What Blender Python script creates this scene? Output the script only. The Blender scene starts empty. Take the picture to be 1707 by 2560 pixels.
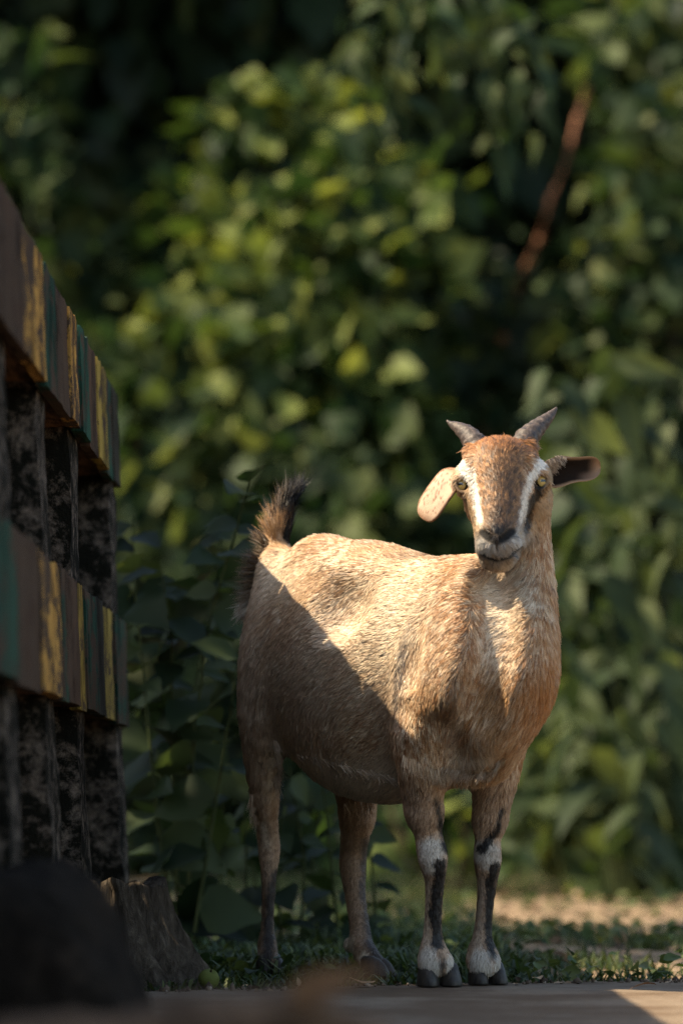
import bpy, bmesh, math, random
import numpy as np
from mathutils import Vector, Matrix, Quaternion

# ------------------------------------------------------------------ camera, light, exposure
scene = bpy.context.scene
COL = scene.collection
H_CAM, FPX, CX, HOR = 0.275, 9600.0, 853.5, 2020.0     # eye height, focal length and horizon of the photograph

def P(px, py, d):
    """world point at distance d that the photograph shows at (px, py)"""
    return np.array([(px - CX) * d / FPX, d, H_CAM + (HOR - py) * d / FPX])

cam_data = bpy.data.cameras.new("camera")
cam = bpy.data.objects.new("camera", cam_data)
COL.objects.link(cam)
cam.location = (0, 0, H_CAM)
cam.rotation_euler = (math.radians(90), 0, 0)
cam_data.sensor_fit = 'VERTICAL'
cam_data.sensor_height = 36.0
cam_data.sensor_width = 24.0
cam_data.lens = 135.0
cam_data.shift_y = (HOR - 1280.0) / 2560.0
cam_data.clip_start = 0.1
cam_data.clip_end = 400.0
cam_data.dof.use_dof = True
cam_data.dof.focus_distance = 5.95
cam_data.dof.aperture_fstop = 3.2
scene.camera = cam

SUN_DIR = Vector((0.60, 0.06, -0.75)).normalized()      # the way the sunlight travels
world = bpy.data.worlds.new("World")
scene.world = world
world.use_nodes = True
wn = world.node_tree.nodes
bgn = wn["Background"]
sky = wn.new("ShaderNodeTexSky")
sky.sky_type = 'NISHITA'
sky.sun_disc = False
sky.sun_elevation = math.asin(-SUN_DIR.z)
sky.sun_rotation = math.atan2(-SUN_DIR.x, -SUN_DIR.y)
world.node_tree.links.new(sky.outputs[0], bgn.inputs[0])
bgn.inputs[1].default_value = 0.15
sun_data = bpy.data.lights.new("sun", 'SUN')
sun_data.energy = 4.6
sun_data.angle = math.radians(0.5)
sun_data.color = (1.0, 0.88, 0.71)
sun = bpy.data.objects.new("sun", sun_data)
COL.objects.link(sun)
sun.rotation_euler = SUN_DIR.to_track_quat('-Z', 'Y').to_euler()
sun.location = (-4, -3, 6)

vs = scene.view_settings
vs.view_transform = 'Standard'
vs.look = 'None'
vs.exposure = 1.4
vs.gamma = 1.0
vs.use_white_balance = True
vs.white_balance_temperature = 7500
vs.white_balance_tint = 8
scene.render.engine = 'CYCLES'
scene.cycles.use_denoising = True
scene.cycles.denoiser = 'OPENIMAGEDENOISE'
scene.cycles.denoising_input_passes = 'RGB_ALBEDO_NORMAL'
scene.cycles.denoising_prefilter = 'NONE'
scene.cycles.use_adaptive_sampling = True
scene.cycles.adaptive_threshold = 0.02
scene.cycles.max_bounces = 5
scene.cycles.diffuse_bounces = 2
scene.cycles.glossy_bounces = 2
scene.cycles.transmission_bounces = 4
scene.cycles.transparent_max_bounces = 8
scene.cycles.caustics_reflective = False
scene.cycles.caustics_refractive = False
rng = np.random.default_rng(7)
random.seed(7)
# ------------------------------------------------------------------ helpers
def link(name, data, parent=None):
    o = bpy.data.objects.new(name, data)
    COL.objects.link(o)
    if parent is not None:
        o.parent = parent
    return o

def tag(o, label=None, category=None, group=None, kind=None):
    if label: o["label"] = label
    if category: o["category"] = category
    if group: o["group"] = group
    if kind: o["kind"] = kind
    return o

def empty(name, loc, label, category, group=None):
    o = link(name, None)
    o.location = loc
    o.empty_display_size = 0.05
    return tag(o, label, category, group)

def np_mesh(name, verts, faces, mat=None, smooth=True, cols=None):
    """mesh from an (n,3) array and an (m,3|4) array, or a list of such face arrays"""
    me = bpy.data.meshes.new(name)
    verts = np.asarray(verts, np.float32)
    fl = faces if isinstance(faces, list) and len(faces) and isinstance(faces[0], np.ndarray) and faces[0].ndim == 2 else [np.asarray(faces)]
    nl = sum(f.size for f in fl); nf = sum(len(f) for f in fl)
    me.vertices.add(len(verts)); me.vertices.foreach_set("co", verts.ravel())
    me.loops.add(nl); me.loops.foreach_set("vertex_index", np.concatenate([f.ravel() for f in fl]).astype(np.int32))
    me.polygons.add(nf)
    st = []; o = 0
    for f in fl:
        st.append(o + np.arange(len(f)) * f.shape[1]); o += f.size
    me.polygons.foreach_set("loop_start", np.concatenate(st).astype(np.int32))
    me.update(calc_edges=True)
    if smooth:
        me.polygons.foreach_set("use_smooth", np.ones(nf, bool))
    if cols is not None:
        at = me.color_attributes.new("Col", 'FLOAT_COLOR', 'POINT')
        c4 = np.ones((len(verts), 4), np.float32); c4[:, :3] = cols
        at.data.foreach_set("color", c4.ravel())
    if mat: me.materials.append(mat)
    me.validate()
    return me

def bm_mesh(name, bm, mat=None, smooth=False):
    me = bpy.data.meshes.new(name)
    bm.normal_update()
    bm.to_mesh(me); bm.free()
    if smooth:
        me.polygons.foreach_set("use_smooth", np.ones(len(me.polygons), bool))
    if mat: me.materials.append(mat)
    return me

def noise3(p, scale, seed=0):
    """cheap smooth value noise in [0,1] at (n,3) points"""
    q = np.asarray(p, np.float64) * scale + seed * 17.13
    i = np.floor(q).astype(np.int64); f = q - i
    f = f * f * (3 - 2 * f)
    out = 0
    for dx in (0, 1):
        for dy in (0, 1):
            for dz in (0, 1):
                h = (i[:, 0] + dx) * 374761393 + (i[:, 1] + dy) * 668265263 + (i[:, 2] + dz) * 2147483647 + seed * 974711
                h = (h ^ (h >> 13)) * 1274126177
                h = ((h ^ (h >> 16)) & 0xffff) / 65535.0
                w = (f[:, 0] if dx else 1 - f[:, 0]) * (f[:, 1] if dy else 1 - f[:, 1]) * (f[:, 2] if dz else 1 - f[:, 2])
                out = out + h * w
    return out

def sstep(a, b, x):
    t = np.clip((x - a) / (b - a), 0, 1)
    return t * t * (3 - 2 * t)

# ---- materials
def new_mat(name):
    m = bpy.data.materials.new(name); m.use_nodes = True
    nt = m.node_tree
    nt.nodes["Principled BSDF"].inputs["Specular IOR Level"].default_value = .03
    return m, nt, nt.nodes["Principled BSDF"], nt.nodes["Material Output"]

def N(nt, t, **kw):
    n = nt.nodes.new(t)
    for k, v in kw.items():
        if k.startswith("i_"):
            n.inputs[k[2:].replace("_", " ")].default_value = v
        else:
            setattr(n, k, v)
    return n

def ramp(nt, src, stops, interp='LINEAR'):
    r = nt.nodes.new("ShaderNodeValToRGB")
    r.color_ramp.interpolation = interp
    e = r.color_ramp.elements
    while len(e) < len(stops): e.new(0.5)
    for k, (p, c) in enumerate(stops):
        e[k].position = p; e[k].color = (*c, 1)
    nt.links.new(src, r.inputs[0])
    return r.outputs[0]

def mixc(nt, fac, a, b, mode='MIX'):
    m = nt.nodes.new("ShaderNodeMix"); m.data_type = 'RGBA'; m.blend_type = mode
    for sock, v in ((m.inputs[0], fac), (m.inputs[6], a), (m.inputs[7], b)):
        if isinstance(v, (int, float)): sock.default_value = v
        elif isinstance(v, tuple): sock.default_value = (*v, 1)
        else: nt.links.new(v, sock)
    return m.outputs[2]

def bump(nt, bsdf, h, strength=0.5, dist=0.01):
    b = nt.nodes.new("ShaderNodeBump")
    b.inputs["Strength"].default_value = strength; b.inputs["Distance"].default_value = dist
    nt.links.new(h, b.inputs["Height"]); nt.links.new(b.outputs[0], bsdf.inputs["Normal"])

def noise(nt, scale, detail=4, rough=0.6, vec=None, dist=0.0):
    n = nt.nodes.new("ShaderNodeTexNoise")
    n.inputs["Scale"].default_value = scale; n.inputs["Detail"].default_value = detail
    n.inputs["Roughness"].default_value = rough; n.inputs["Distortion"].default_value = dist
    if vec is not None: nt.links.new(vec, n.inputs["Vector"])
    return n.outputs[0]

def objco(nt, scale=(1, 1, 1)):
    t = nt.nodes.new("ShaderNodeTexCoord"); m = nt.nodes.new("ShaderNodeMapping")
    m.inputs["Scale"].default_value = scale
    nt.links.new(t.outputs["Object"], m.inputs["Vector"])
    return m.outputs[0]

# ---- implicit solids: elliptic tapered segments on a grid
class Seg:
    def __init__(s, A, B, ra, rb, side):
        s.A, s.B = np.asarray(A, float), np.asarray(B, float)
        ax = s.B - s.A; s.L = np.linalg.norm(ax); s.ax = ax / max(s.L, 1e-9)
        if s.L < 1e-6: s.ax = np.array([0, 0, 1.0])
        sd = np.asarray(side, float); sd = sd - s.ax * sd.dot(s.ax); s.sd = sd / np.linalg.norm(sd)
        s.th = np.cross(s.ax, s.sd)
        s.ra, s.rb = ra, rb
        s.rmax = max(*ra, *rb)
    def lohi(s, m):
        r = s.rmax + m
        return np.minimum(s.A, s.B) - r, np.maximum(s.A, s.B) + r
    def dist(s, X, Y, Z):
        px, py, pz = X - s.A[0], Y - s.A[1], Z - s.A[2]
        a = px * s.ax[0] + py * s.ax[1] + pz * s.ax[2]
        u = px * s.sd[0] + py * s.sd[1] + pz * s.sd[2]
        v = px * s.th[0] + py * s.th[1] + pz * s.th[2]
        t = np.clip(a / max(s.L, 1e-6), 0, 1)
        e = a - t * s.L
        w = s.ra[0] + (s.rb[0] - s.ra[0]) * t
        h = s.ra[1] + (s.rb[1] - s.ra[1]) * t
        m = np.sqrt(w * h) if (len(s.ra) < 3) else s.ra[2]
        q = np.sqrt(u * u + v * v + e * e) + 1e-9
        k = np.sqrt((u / w) ** 2 + (v / h) ** 2 + (e / m) ** 2) + 1e-9
        return q * (1 - 1 / k)

def chain(pts, side, sub=3):
    """pts: (point, w, h); smooth chain of segments"""
    p = np.array([np.r_[q[0], q[1], q[2]] for q in pts], float)
    out = []
    n = len(p)
    for i in range(n - 1):
        p0, p1, p2, p3 = p[max(i - 1, 0)], p[i], p[i + 1], p[min(i + 2, n - 1)]
        for k in range(sub):
            t = k / sub
            out.append(0.5 * (2 * p1 + (p2 - p0) * t + (2 * p0 - 5 * p1 + 4 * p2 - p3) * t * t + (3 * p1 - p0 - 3 * p2 + p3) * t ** 3))
    out.append(p[-1])
    return [Seg(a[:3], b[:3], (max(a[3], .003), max(a[4], .003)), (max(b[3], .003), max(b[4], .003)), side) for a, b in zip(out[:-1], out[1:])]

def blob(c, rw, rh, rd, side=(1, 0, 0), up=(0, 0, 1)):
    """ellipsoid: rw along side, rd along the axis (up), rh along the third"""
    c = np.asarray(c, float)
    upv = np.asarray(up, float); upv = upv / np.linalg.norm(upv)
    s = Seg(c - upv * 1e-4, c + upv * 1e-4, (rw, rh, rd), (rw, rh, rd), side)
    s.rmax = max(rw, rh, rd)
    return s

def smin(a, b, k):
    h = np.clip(0.5 + 0.5 * (b - a) / k, 0, 1)
    return b + (a - b) * h - k * h * (1 - h)

class Field:
    def __init__(s, lo, hi, vox):
        s.lo = np.asarray(lo, float); s.vox = vox
        s.n = np.ceil((np.asarray(hi) - s.lo) / vox).astype(int) + 1
        s.F = np.full(s.n, 0.2, np.float32)
    def box(s, segs, m):
        lo = np.min([g.lohi(m)[0] for g in segs], 0); hi = np.max([g.lohi(m)[1] for g in segs], 0)
        a = np.clip(np.floor((lo - s.lo) / s.vox).astype(int), 0, s.n - 1)
        b = np.clip(np.ceil((hi - s.lo) / s.vox).astype(int) + 1, 1, s.n)
        return a, b
    def coords(s, a, b):
        ax = [(s.lo[i] + s.vox * np.arange(a[i], b[i])).astype(np.float32) for i in range(3)]
        return ax[0][:, None, None], ax[1][None, :, None], ax[2][None, None, :]
    def add(s, segs, k_in, k_out):
        m = max(0.02, k_out * 1.2)
        A, B = s.box(segs, m)
        G = np.full(B - A, 0.2, np.float32)
        for g in segs:
            a, b = s.box([g], m)
            d = g.dist(*s.coords(a, b)).astype(np.float32)
            sl = tuple(slice(a[i] - A[i], b[i] - A[i]) for i in range(3))
            G[sl] = smin(G[sl], d, k_in)
        sl = tuple(slice(A[i], B[i]) for i in range(3))
        s.F[sl] = smin(s.F[sl], G, k_out)
    def cut(s, segs, k):
        for g in segs:
            a, b = s.box([g], 0.02)
            d = g.dist(*s.coords(a, b)).astype(np.float32)
            sl = tuple(slice(a[i], b[i]) for i in range(3))
            s.F[sl] = -smin(-s.F[sl], d, k)
    def surf(s, px, py, lo=5.5, hi=6.4):
        """distance at which the sight line of the photograph's (px, py) meets the solid"""
        d = np.arange(lo, hi, s.vox * 0.25)
        q = np.stack([P(px, py, t) for t in d])
        g = (q - s.lo) / s.vox
        i = np.floor(g).astype(int); f = g - i
        ok = np.all((i >= 0) & (i < s.n - 1), 1)
        i = np.clip(i, 0, s.n - 2); v = 0
        for c in [(x, y, z) for x in (0, 1) for y in (0, 1) for z in (0, 1)]:
            w = np.prod([f[:, k] if c[k] else 1 - f[:, k] for k in range(3)], 0)
            v = v + w * s.F[i[:, 0] + c[0], i[:, 1] + c[1], i[:, 2] + c[2]]
        h = np.argwhere((v < 0) & ok)
        return float(d[h[0, 0]]) if len(h) else None
    def mesh(s):
        F = s.F; S = F < 0
        n = s.n
        cnt = np.zeros(n - 1, np.int8)
        for dx in (0, 1):
            for dy in (0, 1):
                for dz in (0, 1):
                    cnt += S[dx:n[0] - 1 + dx, dy:n[1] - 1 + dy, dz:n[2] - 1 + dz]
        act = (cnt > 0) & (cnt < 8)
        I = np.argwhere(act)
        vid = np.full(n - 1, -1, np.int32); vid[act] = np.arange(len(I))
        corners = [(x, y, z) for x in (0, 1) for y in (0, 1) for z in (0, 1)]
        val = {c: F[I[:, 0] + c[0], I[:, 1] + c[1], I[:, 2] + c[2]] for c in corners}
        acc = np.zeros((len(I), 3)); num = np.zeros(len(I))
        for c in corners:
            for ax in range(3):
                if c[ax] == 0:
                    c2 = list(c); c2[ax] = 1; c2 = tuple(c2)
                    a, b = val[c], val[c2]
                    x = (a < 0) != (b < 0)
                    t = np.where(x, a / np.where(a == b, 1, a - b), 0)
                    pt = np.array(c, float)[None, :] * np.ones((len(I), 1)); pt[:, ax] += t
                    acc += pt * x[:, None]; num += x
        V = s.lo + (I + acc / num[:, None]) * s.vox
        quads = []
        for ax in range(3):
            sa = [slice(None)] * 3; sb = [slice(None)] * 3
            sa[ax] = slice(0, -1); sb[ax] = slice(1, None)
            a, b = S[tuple(sa)], S[tuple(sb)]
            E = np.argwhere(a != b)
            o1, o2 = [(1, 2), (2, 0), (0, 1)][ax]
            E = E[(E[:, o1] > 0) & (E[:, o2] > 0) & (E[:, o1] < n[o1] - 1) & (E[:, o2] < n[o2] - 1)]
            inside = S[E[:, 0], E[:, 1], E[:, 2]]
            def cell(d1, d2):
                e = E.copy(); e[:, o1] -= d1; e[:, o2] -= d2
                return vid[e[:, 0], e[:, 1], e[:, 2]]
            q = np.stack([cell(1, 1), cell(0, 1), cell(0, 0), cell(1, 0)], 1)
            q[~inside] = q[~inside][:, ::-1]
            quads.append(q)
        return V, np.concatenate(quads)

def smooth_verts(V, Q, it=2, lam=0.5):
    for _ in range(it):
        acc = np.zeros_like(V); c = np.zeros(len(V))
        for k in range(4):
            a, b = Q[:, k], Q[:, (k + 1) % 4]
            for ax in range(3):
                acc[:, ax] += np.bincount(a, V[b, ax], len(V)) + np.bincount(b, V[a, ax], len(V))
            c += np.bincount(a, minlength=len(V)) + np.bincount(b, minlength=len(V))
        V = V + lam * (acc / np.maximum(c, 1)[:, None] - V)
    return V

def vert_normals(V, Q):
    n = np.cross(V[Q[:, 2]] - V[Q[:, 0]], V[Q[:, 3]] - V[Q[:, 1]])
    out = np.zeros_like(V)
    for k in range(4):
        for ax in range(3):
            out[:, ax] += np.bincount(Q[:, k], n[:, ax], len(V))
    return out / (np.linalg.norm(out, axis=1)[:, None] + 1e-12)
# ------------------------------------------------------------------ the setting
def tube_np(pts, radii, seg=10):
    pts = np.array(pts, float); n = len(pts)
    tan = np.gradient(pts, axis=0); tan /= np.linalg.norm(tan, axis=1)[:, None] + 1e-9
    ref = np.where(np.abs(tan[:, [2]]) > .9, np.array([[1.0, 0, 0]]), np.array([[0, 0, 1.0]]))
    s = np.cross(tan, ref); s /= np.linalg.norm(s, axis=1)[:, None] + 1e-9
    t = np.cross(tan, s)
    an = np.linspace(0, 2 * np.pi, seg, endpoint=False)
    V = (pts[:, None] + (np.cos(an)[None, :, None] * s[:, None] + np.sin(an)[None, :, None] * t[:, None]) * np.asarray(radii, float)[:, None, None]).reshape(-1, 3)
    i, j = np.meshgrid(np.arange(n - 1), np.arange(seg), indexing='ij')
    F = np.stack([i * seg + j, i * seg + (j + 1) % seg, (i + 1) * seg + (j + 1) % seg, (i + 1) * seg + j], -1).reshape(-1, 4)
    return V, F

def edge_y(x):
    """where the pavement ends and the soil begins"""
    return 5.93 + .42 * x + .03 * np.sin(x * 9) + .02 * np.sin(x * 31 + 1) + .012 * np.sin(x * 83)

def terrain(x, y):
    z = -.018 + .012 * np.sin(x * 3.1 + y * 1.7) * sstep(6.2, 7.5, y) + .008 * np.sin(x * 11 + y * 7) * sstep(6.2, 7, y)
    z = z + .36 * np.clip(y - 20, 0, None) * sstep(20, 23, y)
    return z + .05 * np.clip(np.abs(x) - 4, 0, None) * sstep(12, 18, y)

soil_mat, nt, bs, _ = new_mat("soil")
co = objco(nt)
big = noise(nt, 2.2, 5, .6, co); fin = noise(nt, 34, 6, .7, co); mid = noise(nt, 9, 5, .65, co)
c1 = ramp(nt, fin, [(.25, (.06, .04, .027)), (.5, (.22, .155, .10)), (.75, (.46, .35, .24))])
c2 = ramp(nt, fin, [(.3, (.016, .022, .008)), (.6, (.045, .058, .02)), (.8, (.09, .10, .04))])
near = mixc(nt, ramp(nt, mixc(nt, .5, big, mid), [(.54, (0, 0, 0)), (.64, (1, 1, 1))]), c1, c2)
sepy = nt.nodes.new("ShaderNodeSeparateXYZ"); nt.links.new(co, sepy.inputs[0])
mr = nt.nodes.new("ShaderNodeMapRange"); mr.inputs["From Min"].default_value = 14.5; mr.inputs["From Max"].default_value = 17.0
nt.links.new(sepy.outputs[1], mr.inputs["Value"])
nt.links.new(mixc(nt, mr.outputs[0], near, mixc(nt, fin, (.006, .011, .005), (.022, .034, .012))), bs.inputs["Base Color"])   # moss and leaf mould on the hillside
bs.inputs["Roughness"].default_value = .95
bump(nt, bs, fin, .9, .02)
gx = np.concatenate([np.linspace(-60, -6, 15), np.linspace(-5, 5, 101), np.linspace(6, 60, 15)])
gy = np.concatenate([np.linspace(-20, 4, 9), np.linspace(4.5, 16, 93), np.linspace(17, 90, 30)])
XX, YY = np.meshgrid(gx, gy, indexing='ij')
ZZ = terrain(XX, YY)
idx = np.arange(XX.size).reshape(XX.shape)
GF = np.stack([idx[:-1, :-1], idx[1:, :-1], idx[1:, 1:], idx[:-1, 1:]], -1).reshape(-1, 4)
tag(link("ground", np_mesh("ground", np.stack([XX, YY, ZZ], -1).reshape(-1, 3), GF, soil_mat)), kind="structure")

pave_mat, nt, bs, _ = new_mat("worn_concrete")
co = objco(nt)
a_ = noise(nt, 3.0, 6, .65, co); b_ = noise(nt, 26, 6, .7, co); c_ = noise(nt, 140, 3, .7, co)
base = mixc(nt, b_, (.12, .088, .062), (.25, .195, .145))
base = mixc(nt, ramp(nt, a_, [(.40, (0, 0, 0)), (.56, (.9, .9, .9))]), base, (.11, .075, .05))
nt.links.new(mixc(nt, ramp(nt, c_, [(.62, (0, 0, 0)), (.70, (1, 1, 1))]), base, (.05, .042, .035)), bs.inputs["Base Color"])
bs.inputs["Roughness"].default_value = .85
bump(nt, bs, b_, .5, .01)
xs = np.linspace(-6, 6, 481)
ey = edge_y(xs) + rng.normal(0, .004, len(xs))
rows = []
for k, yy in enumerate(list(np.linspace(-3, 5.2, 12)) + [5.35, 5.5]):
    rows.append(np.stack([xs, np.minimum(np.full_like(xs, yy), ey - .05), np.zeros_like(xs)], 1))
rows.append(np.stack([xs, ey - .02, np.zeros_like(xs) + .0], 1))
rows.append(np.stack([xs, ey - .004, np.zeros_like(xs) - .004], 1))
rows.append(np.stack([xs, ey + .004, np.zeros_like(xs) - .05], 1))
PVm = np.concatenate(rows); nr = len(rows)
idx = np.arange(len(PVm)).reshape(nr, len(xs))
tag(link("pavement", np_mesh("pavement", PVm, np.stack([idx[:-1, :-1], idx[:-1, 1:], idx[1:, 1:], idx[1:, :-1]], -1).reshape(-1, 4), pave_mat)), kind="structure")

# ---- the painted fence on the left: concrete posts, beams faced with striped boards
LEAN = .033
def lean(V):
    V = np.array(V, float); V[:, 0] += (1.03 - V[:, 2]) * LEAN
    return V
def rough_box(lo, hi, step, amp, seed, bevel=.006, notch=0.0):
    """box with its faces cut into a grid and roughened, edges slightly worn"""
    lo, hi = np.array(lo, float), np.array(hi, float)
    n = np.maximum(1, np.round((hi - lo) / step)).astype(int)
    V, F = [], []; off = 0
    for ax in range(3):
        o1, o2 = (ax + 1) % 3, (ax + 2) % 3
        for sgn in (0, 1):
            u_ = np.linspace(lo[o1], hi[o1], n[o1] + 1); v_ = np.linspace(lo[o2], hi[o2], n[o2] + 1)
            U, W = np.meshgrid(u_, v_, indexing='ij')
            p = np.zeros(U.shape + (3,)); p[..., o1] = U; p[..., o2] = W; p[..., ax] = hi[ax] if sgn else lo[ax]
            i = np.arange(U.size).reshape(U.shape) + off
            f = np.stack([i[:-1, :-1], i[1:, :-1], i[1:, 1:], i[:-1, 1:]], -1).reshape(-1, 4)
            F.append(f if sgn else f[:, ::-1]); V.append(p.reshape(-1, 3)); off += U.size
    V = np.concatenate(V); c = (lo + hi) / 2
    # round the edges, then roughen
    q = np.minimum(V - lo, hi - V)
    near = (q < bevel * 1.01).sum(1)
    V = V + (c - V) / (np.linalg.norm(c - V, axis=1)[:, None] + 1e-9) * ((near >= 2) * bevel * .6)[:, None]
    w = np.stack([noise3(V, 14, seed) - .5, noise3(V, 14, seed + 1) - .5, noise3(V, 14, seed + 2) - .5], 1) + .5 * np.stack([noise3(V, 60, seed + 3) - .5] * 3, 1)
    V = V + w * amp
    if notch: V[:, 2] += (V[:, 2] > hi[2] - .01) * (noise3(np.c_[V[:, 0] * 0, V[:, 1], V[:, 2] * 0], 40, seed + 9) - .6) * notch
    return V, np.concatenate(F)

conc_mat, nt, bs, _ = new_mat("mossy_concrete")
co = objco(nt)
a_ = noise(nt, 22, 8, .78, co, .2); b_ = noise(nt, 60, 5, .7, co)
base = mixc(nt, b_, (.06, .048, .04), (.26, .21, .17))
nt.links.new(mixc(nt, ramp(nt, a_, [(.36, (0, 0, 0)), (.52, (1, 1, 1))]), base, (.010, .010, .008)), bs.inputs["Base Color"])
bs.inputs["Roughness"].default_value = .95
bump(nt, bs, mixc(nt, .5, a_, b_), .9, .015)
def paint_mat(name, cols, wear):
    m, nt, bs, _ = new_mat(name)
    st = objco(nt, (1, .30, .55)); s2 = objco(nt, (1, .16, .05))
    a_ = noise(nt, 34, 7, .78, st, .5); b_ = noise(nt, 7, 5, .7, st); g_ = noise(nt, 60, 5, .7, s2)
    paint = mixc(nt, ramp(nt, b_, [(.3, (0, 0, 0)), (.7, (1, 1, 1))]), cols[0], cols[1])
    paint = mixc(nt, ramp(nt, g_, [(.40, (.95, .95, .95)), (.54, (0, 0, 0))]), paint, tuple(c * .35 for c in cols[0]))
    wood = mixc(nt, g_, (.025, .017, .012), (.085, .058, .042))
    nt.links.new(mixc(nt, ramp(nt, mixc(nt, .35, a_, b_), [(wear - .03, (1, 1, 1)), (wear + .02, (0, 0, 0))]), paint, wood), bs.inputs["Base Color"])
    bs.inputs["Roughness"].default_value = .75
    bump(nt, bs, a_, .8, .008)
    return m
PM = {'y': paint_mat("yellow_paint", ((.36, .19, .048), (.47, .27, .08)), .51), 'g': paint_mat("green_paint", ((.012, .042, .030), (.025, .070, .050)), .50),
      'b': paint_mat("brown_paint", ((.042, .026, .018), (.085, .052, .036)), .51), 'o': paint_mat("olive_paint", ((.22, .155, .04), (.32, .225, .06)), .48), 'k': paint_mat("dark_wood", ((.03, .028, .022), (.05, .045, .035)), .40)}
wood_mat = paint_mat("beam_wood", ((.09, .05, .028), (.16, .085, .045)), .3)
wall = empty("painted_fence", (-.48, 5.0, 0), "weathered fence of concrete posts and two rails painted in brown, yellow and green stripes", "fence")
def in_wall(o, parent=None):
    o.parent = parent or wall
    if parent is None: o.matrix_parent_inverse = Matrix.Translation(-wall.location)
    return o
for k, (y0, y1) in enumerate([(1.2, 1.37), (1.95, 2.12), (2.7, 2.87), (3.45, 3.62), (4.08, 4.25), (4.66, 4.83), (5.32, 5.50), (5.96, 6.13), (6.80, 6.97)]):
    V, F = rough_box((-.585, y0, -.06), (-.428 + (.012 if k == 8 else 0), y1, .985), .022, .009, 30 + k)
    in_wall(link("post", np_mesh("post", lean(V), F, conc_mat)))
rails = [(.862, 1.026, [(.8, 1.4, 'b'), (1.4, 1.8, 'g'), (1.8, 2.3, 'y'), (2.3, 2.65, 'b'), (2.65, 3.0, 'g'), (3.0, 3.35, 'y'), (3.35, 3.9, 'b'), (3.9, 4.28, 'g'), (4.28, 4.87, 'b'), (4.87, 5.26, 'y'), (5.26, 5.47, 'g'), (5.47, 5.71, 'b'), (5.71, 5.86, 'y'), (5.86, 5.95, 'k'), (5.95, 6.14, 'g'), (6.14, 6.37, 'b'), (6.37, 6.63, 'o'), (6.63, 6.81, 'g'), (6.81, 6.98, 'k')]),
         (.428, .615, [(.8, 1.5, 'g'), (1.5, 2.1, 'b'), (2.1, 2.6, 'y'), (2.6, 3.0, 'b'), (3.0, 3.5, 'g'), (3.5, 4.0, 'y'), (4.0, 4.62, 'g'), (4.62, 4.98, 'b'), (4.98, 5.36, 'y'), (5.36, 5.47, 'g'), (5.47, 5.72, 'b'), (5.72, 5.88, 'o'), (5.88, 6.16, 'g'), (6.16, 6.32, 'k'), (6.32, 6.62, 'o'), (6.62, 6.97, 'g')])]
for k, (z0, z1, planks) in enumerate(rails):
    V, F = rough_box((-.515, .8, z0 + .004), (-.4255, 6.95, z1 + .002), .05, .004, 50 + k)
    rail = in_wall(link("rail", np_mesh("rail", lean(V), F, wood_mat)))
    for j, (y0, y1, c) in enumerate(planks):
        r_ = random.Random(j * 7 + k)
        V, F = rough_box((-.425, y0 + .0015, z0 - r_.uniform(0, .010)), (-.407 + r_.uniform(-.003, .003), y1 - .0015, z1 + r_.uniform(-.002, .004)), .012, .0022, 70 + j + 20 * k, .003, .008)
        pl = link("plank", np_mesh("plank", lean(V), F, PM[c], False))
        pl.parent = rail
# unseen boards added behind to block sun; small gaps let a little through
BB = []
for z0, z1 in ((.015, .13), (.125, .24), (.235, .35), (.345, .46), (.455, .57), (.565, .68), (.675, .775), (.772, .885), (.88, 1.0)):
    cuts = [.8, 2.6, 4.35, 5.9, 6.97]
    if z0 < .2: cuts = [.8, 2.6, 4.35, 5.05, None, 5.17, 6.0, 6.97]
    if abs(z0 - .675) < .01: cuts = [.8, 2.6, 4.35, 6.10, None, 6.19, 6.97]
    for c0, c1 in zip(cuts[:-1], cuts[1:]):
        if c0 is not None and c1 is not None: BB.append((c0, c1 - .004, z0, z1))
for k, (y0, y1, z0, z1) in enumerate(BB):
    V, F = rough_box((-.612 - .004 * (k % 2), y0, z0), (-.590 - .004 * (k % 2), y1, z1), .06, .003, 120 + k)
    in_wall(link("sun_block_board", np_mesh("sun_block_board", lean(V), F, wood_mat)))

# ---- stump, boulder, branch in front
bark_mat, nt, bs, _ = new_mat("old_bark")
co = objco(nt, (1, 1, .18))
a_ = noise(nt, 70, 6, .7, co, .4)
nt.links.new(ramp(nt, a_, [(.3, (.022, .018, .014)), (.55, (.075, .06, .046)), (.75, (.17, .14, .11))]), bs.inputs["Base Color"])
bs.inputs["Roughness"].default_value = .95
bump(nt, bs, a_, 1.0, .02)
def stump():
    n, m = 72, 26
    V = []
    for j in range(m):
        t = j / (m - 1); z = -.03 + t * .19
        for i in range(n):
            a = 2 * math.pi * i / n
            fl = (1 - t) ** 1.6
            r = .070 + .075 * fl * (.7 + .5 * max(0, math.cos(a + .5)) ) + .006 * math.sin(a * 9 + t * 2) + .004 * math.sin(a * 23 + t * 5)
            V.append((r * math.cos(a) * 1.05 - .018 * t, r * math.sin(a) * .9, z + (.006 * math.sin(a * 3) + .004 * math.sin(a * 11)) * t))
    V = np.array(V); V += (noise3(V, 60, 3)[:, None] - .5) * .006
    F = [(j * n + i, j * n + (i + 1) % n, (j + 1) * n + (i + 1) % n, (j + 1) * n + i) for j in range(m - 1) for i in range(n)]
    top = V[(m - 1) * n:]; c = top.mean(0)
    k = len(V)
    inner = c + (top - c) * .86 + [0, 0, -.006]; inn2 = c + (top - c) * .4 + [0, 0, -.012]
    V = np.concatenate([V, inner, inn2, [c + [0, 0, -.014]]])
    for i in range(n):
        i2 = (i + 1) % n
        F.append(((m - 1) * n + i, (m - 1) * n + i2, k + i2, k + i)); F.append((k + i, k + i2, k + n + i2, k + n + i))
    T = [(k + n + i, k + n + (i + 1) % n, k + 2 * n) for i in range(n)]
    return V, [np.array(F), np.array(T)]
V, F = stump()
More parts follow.
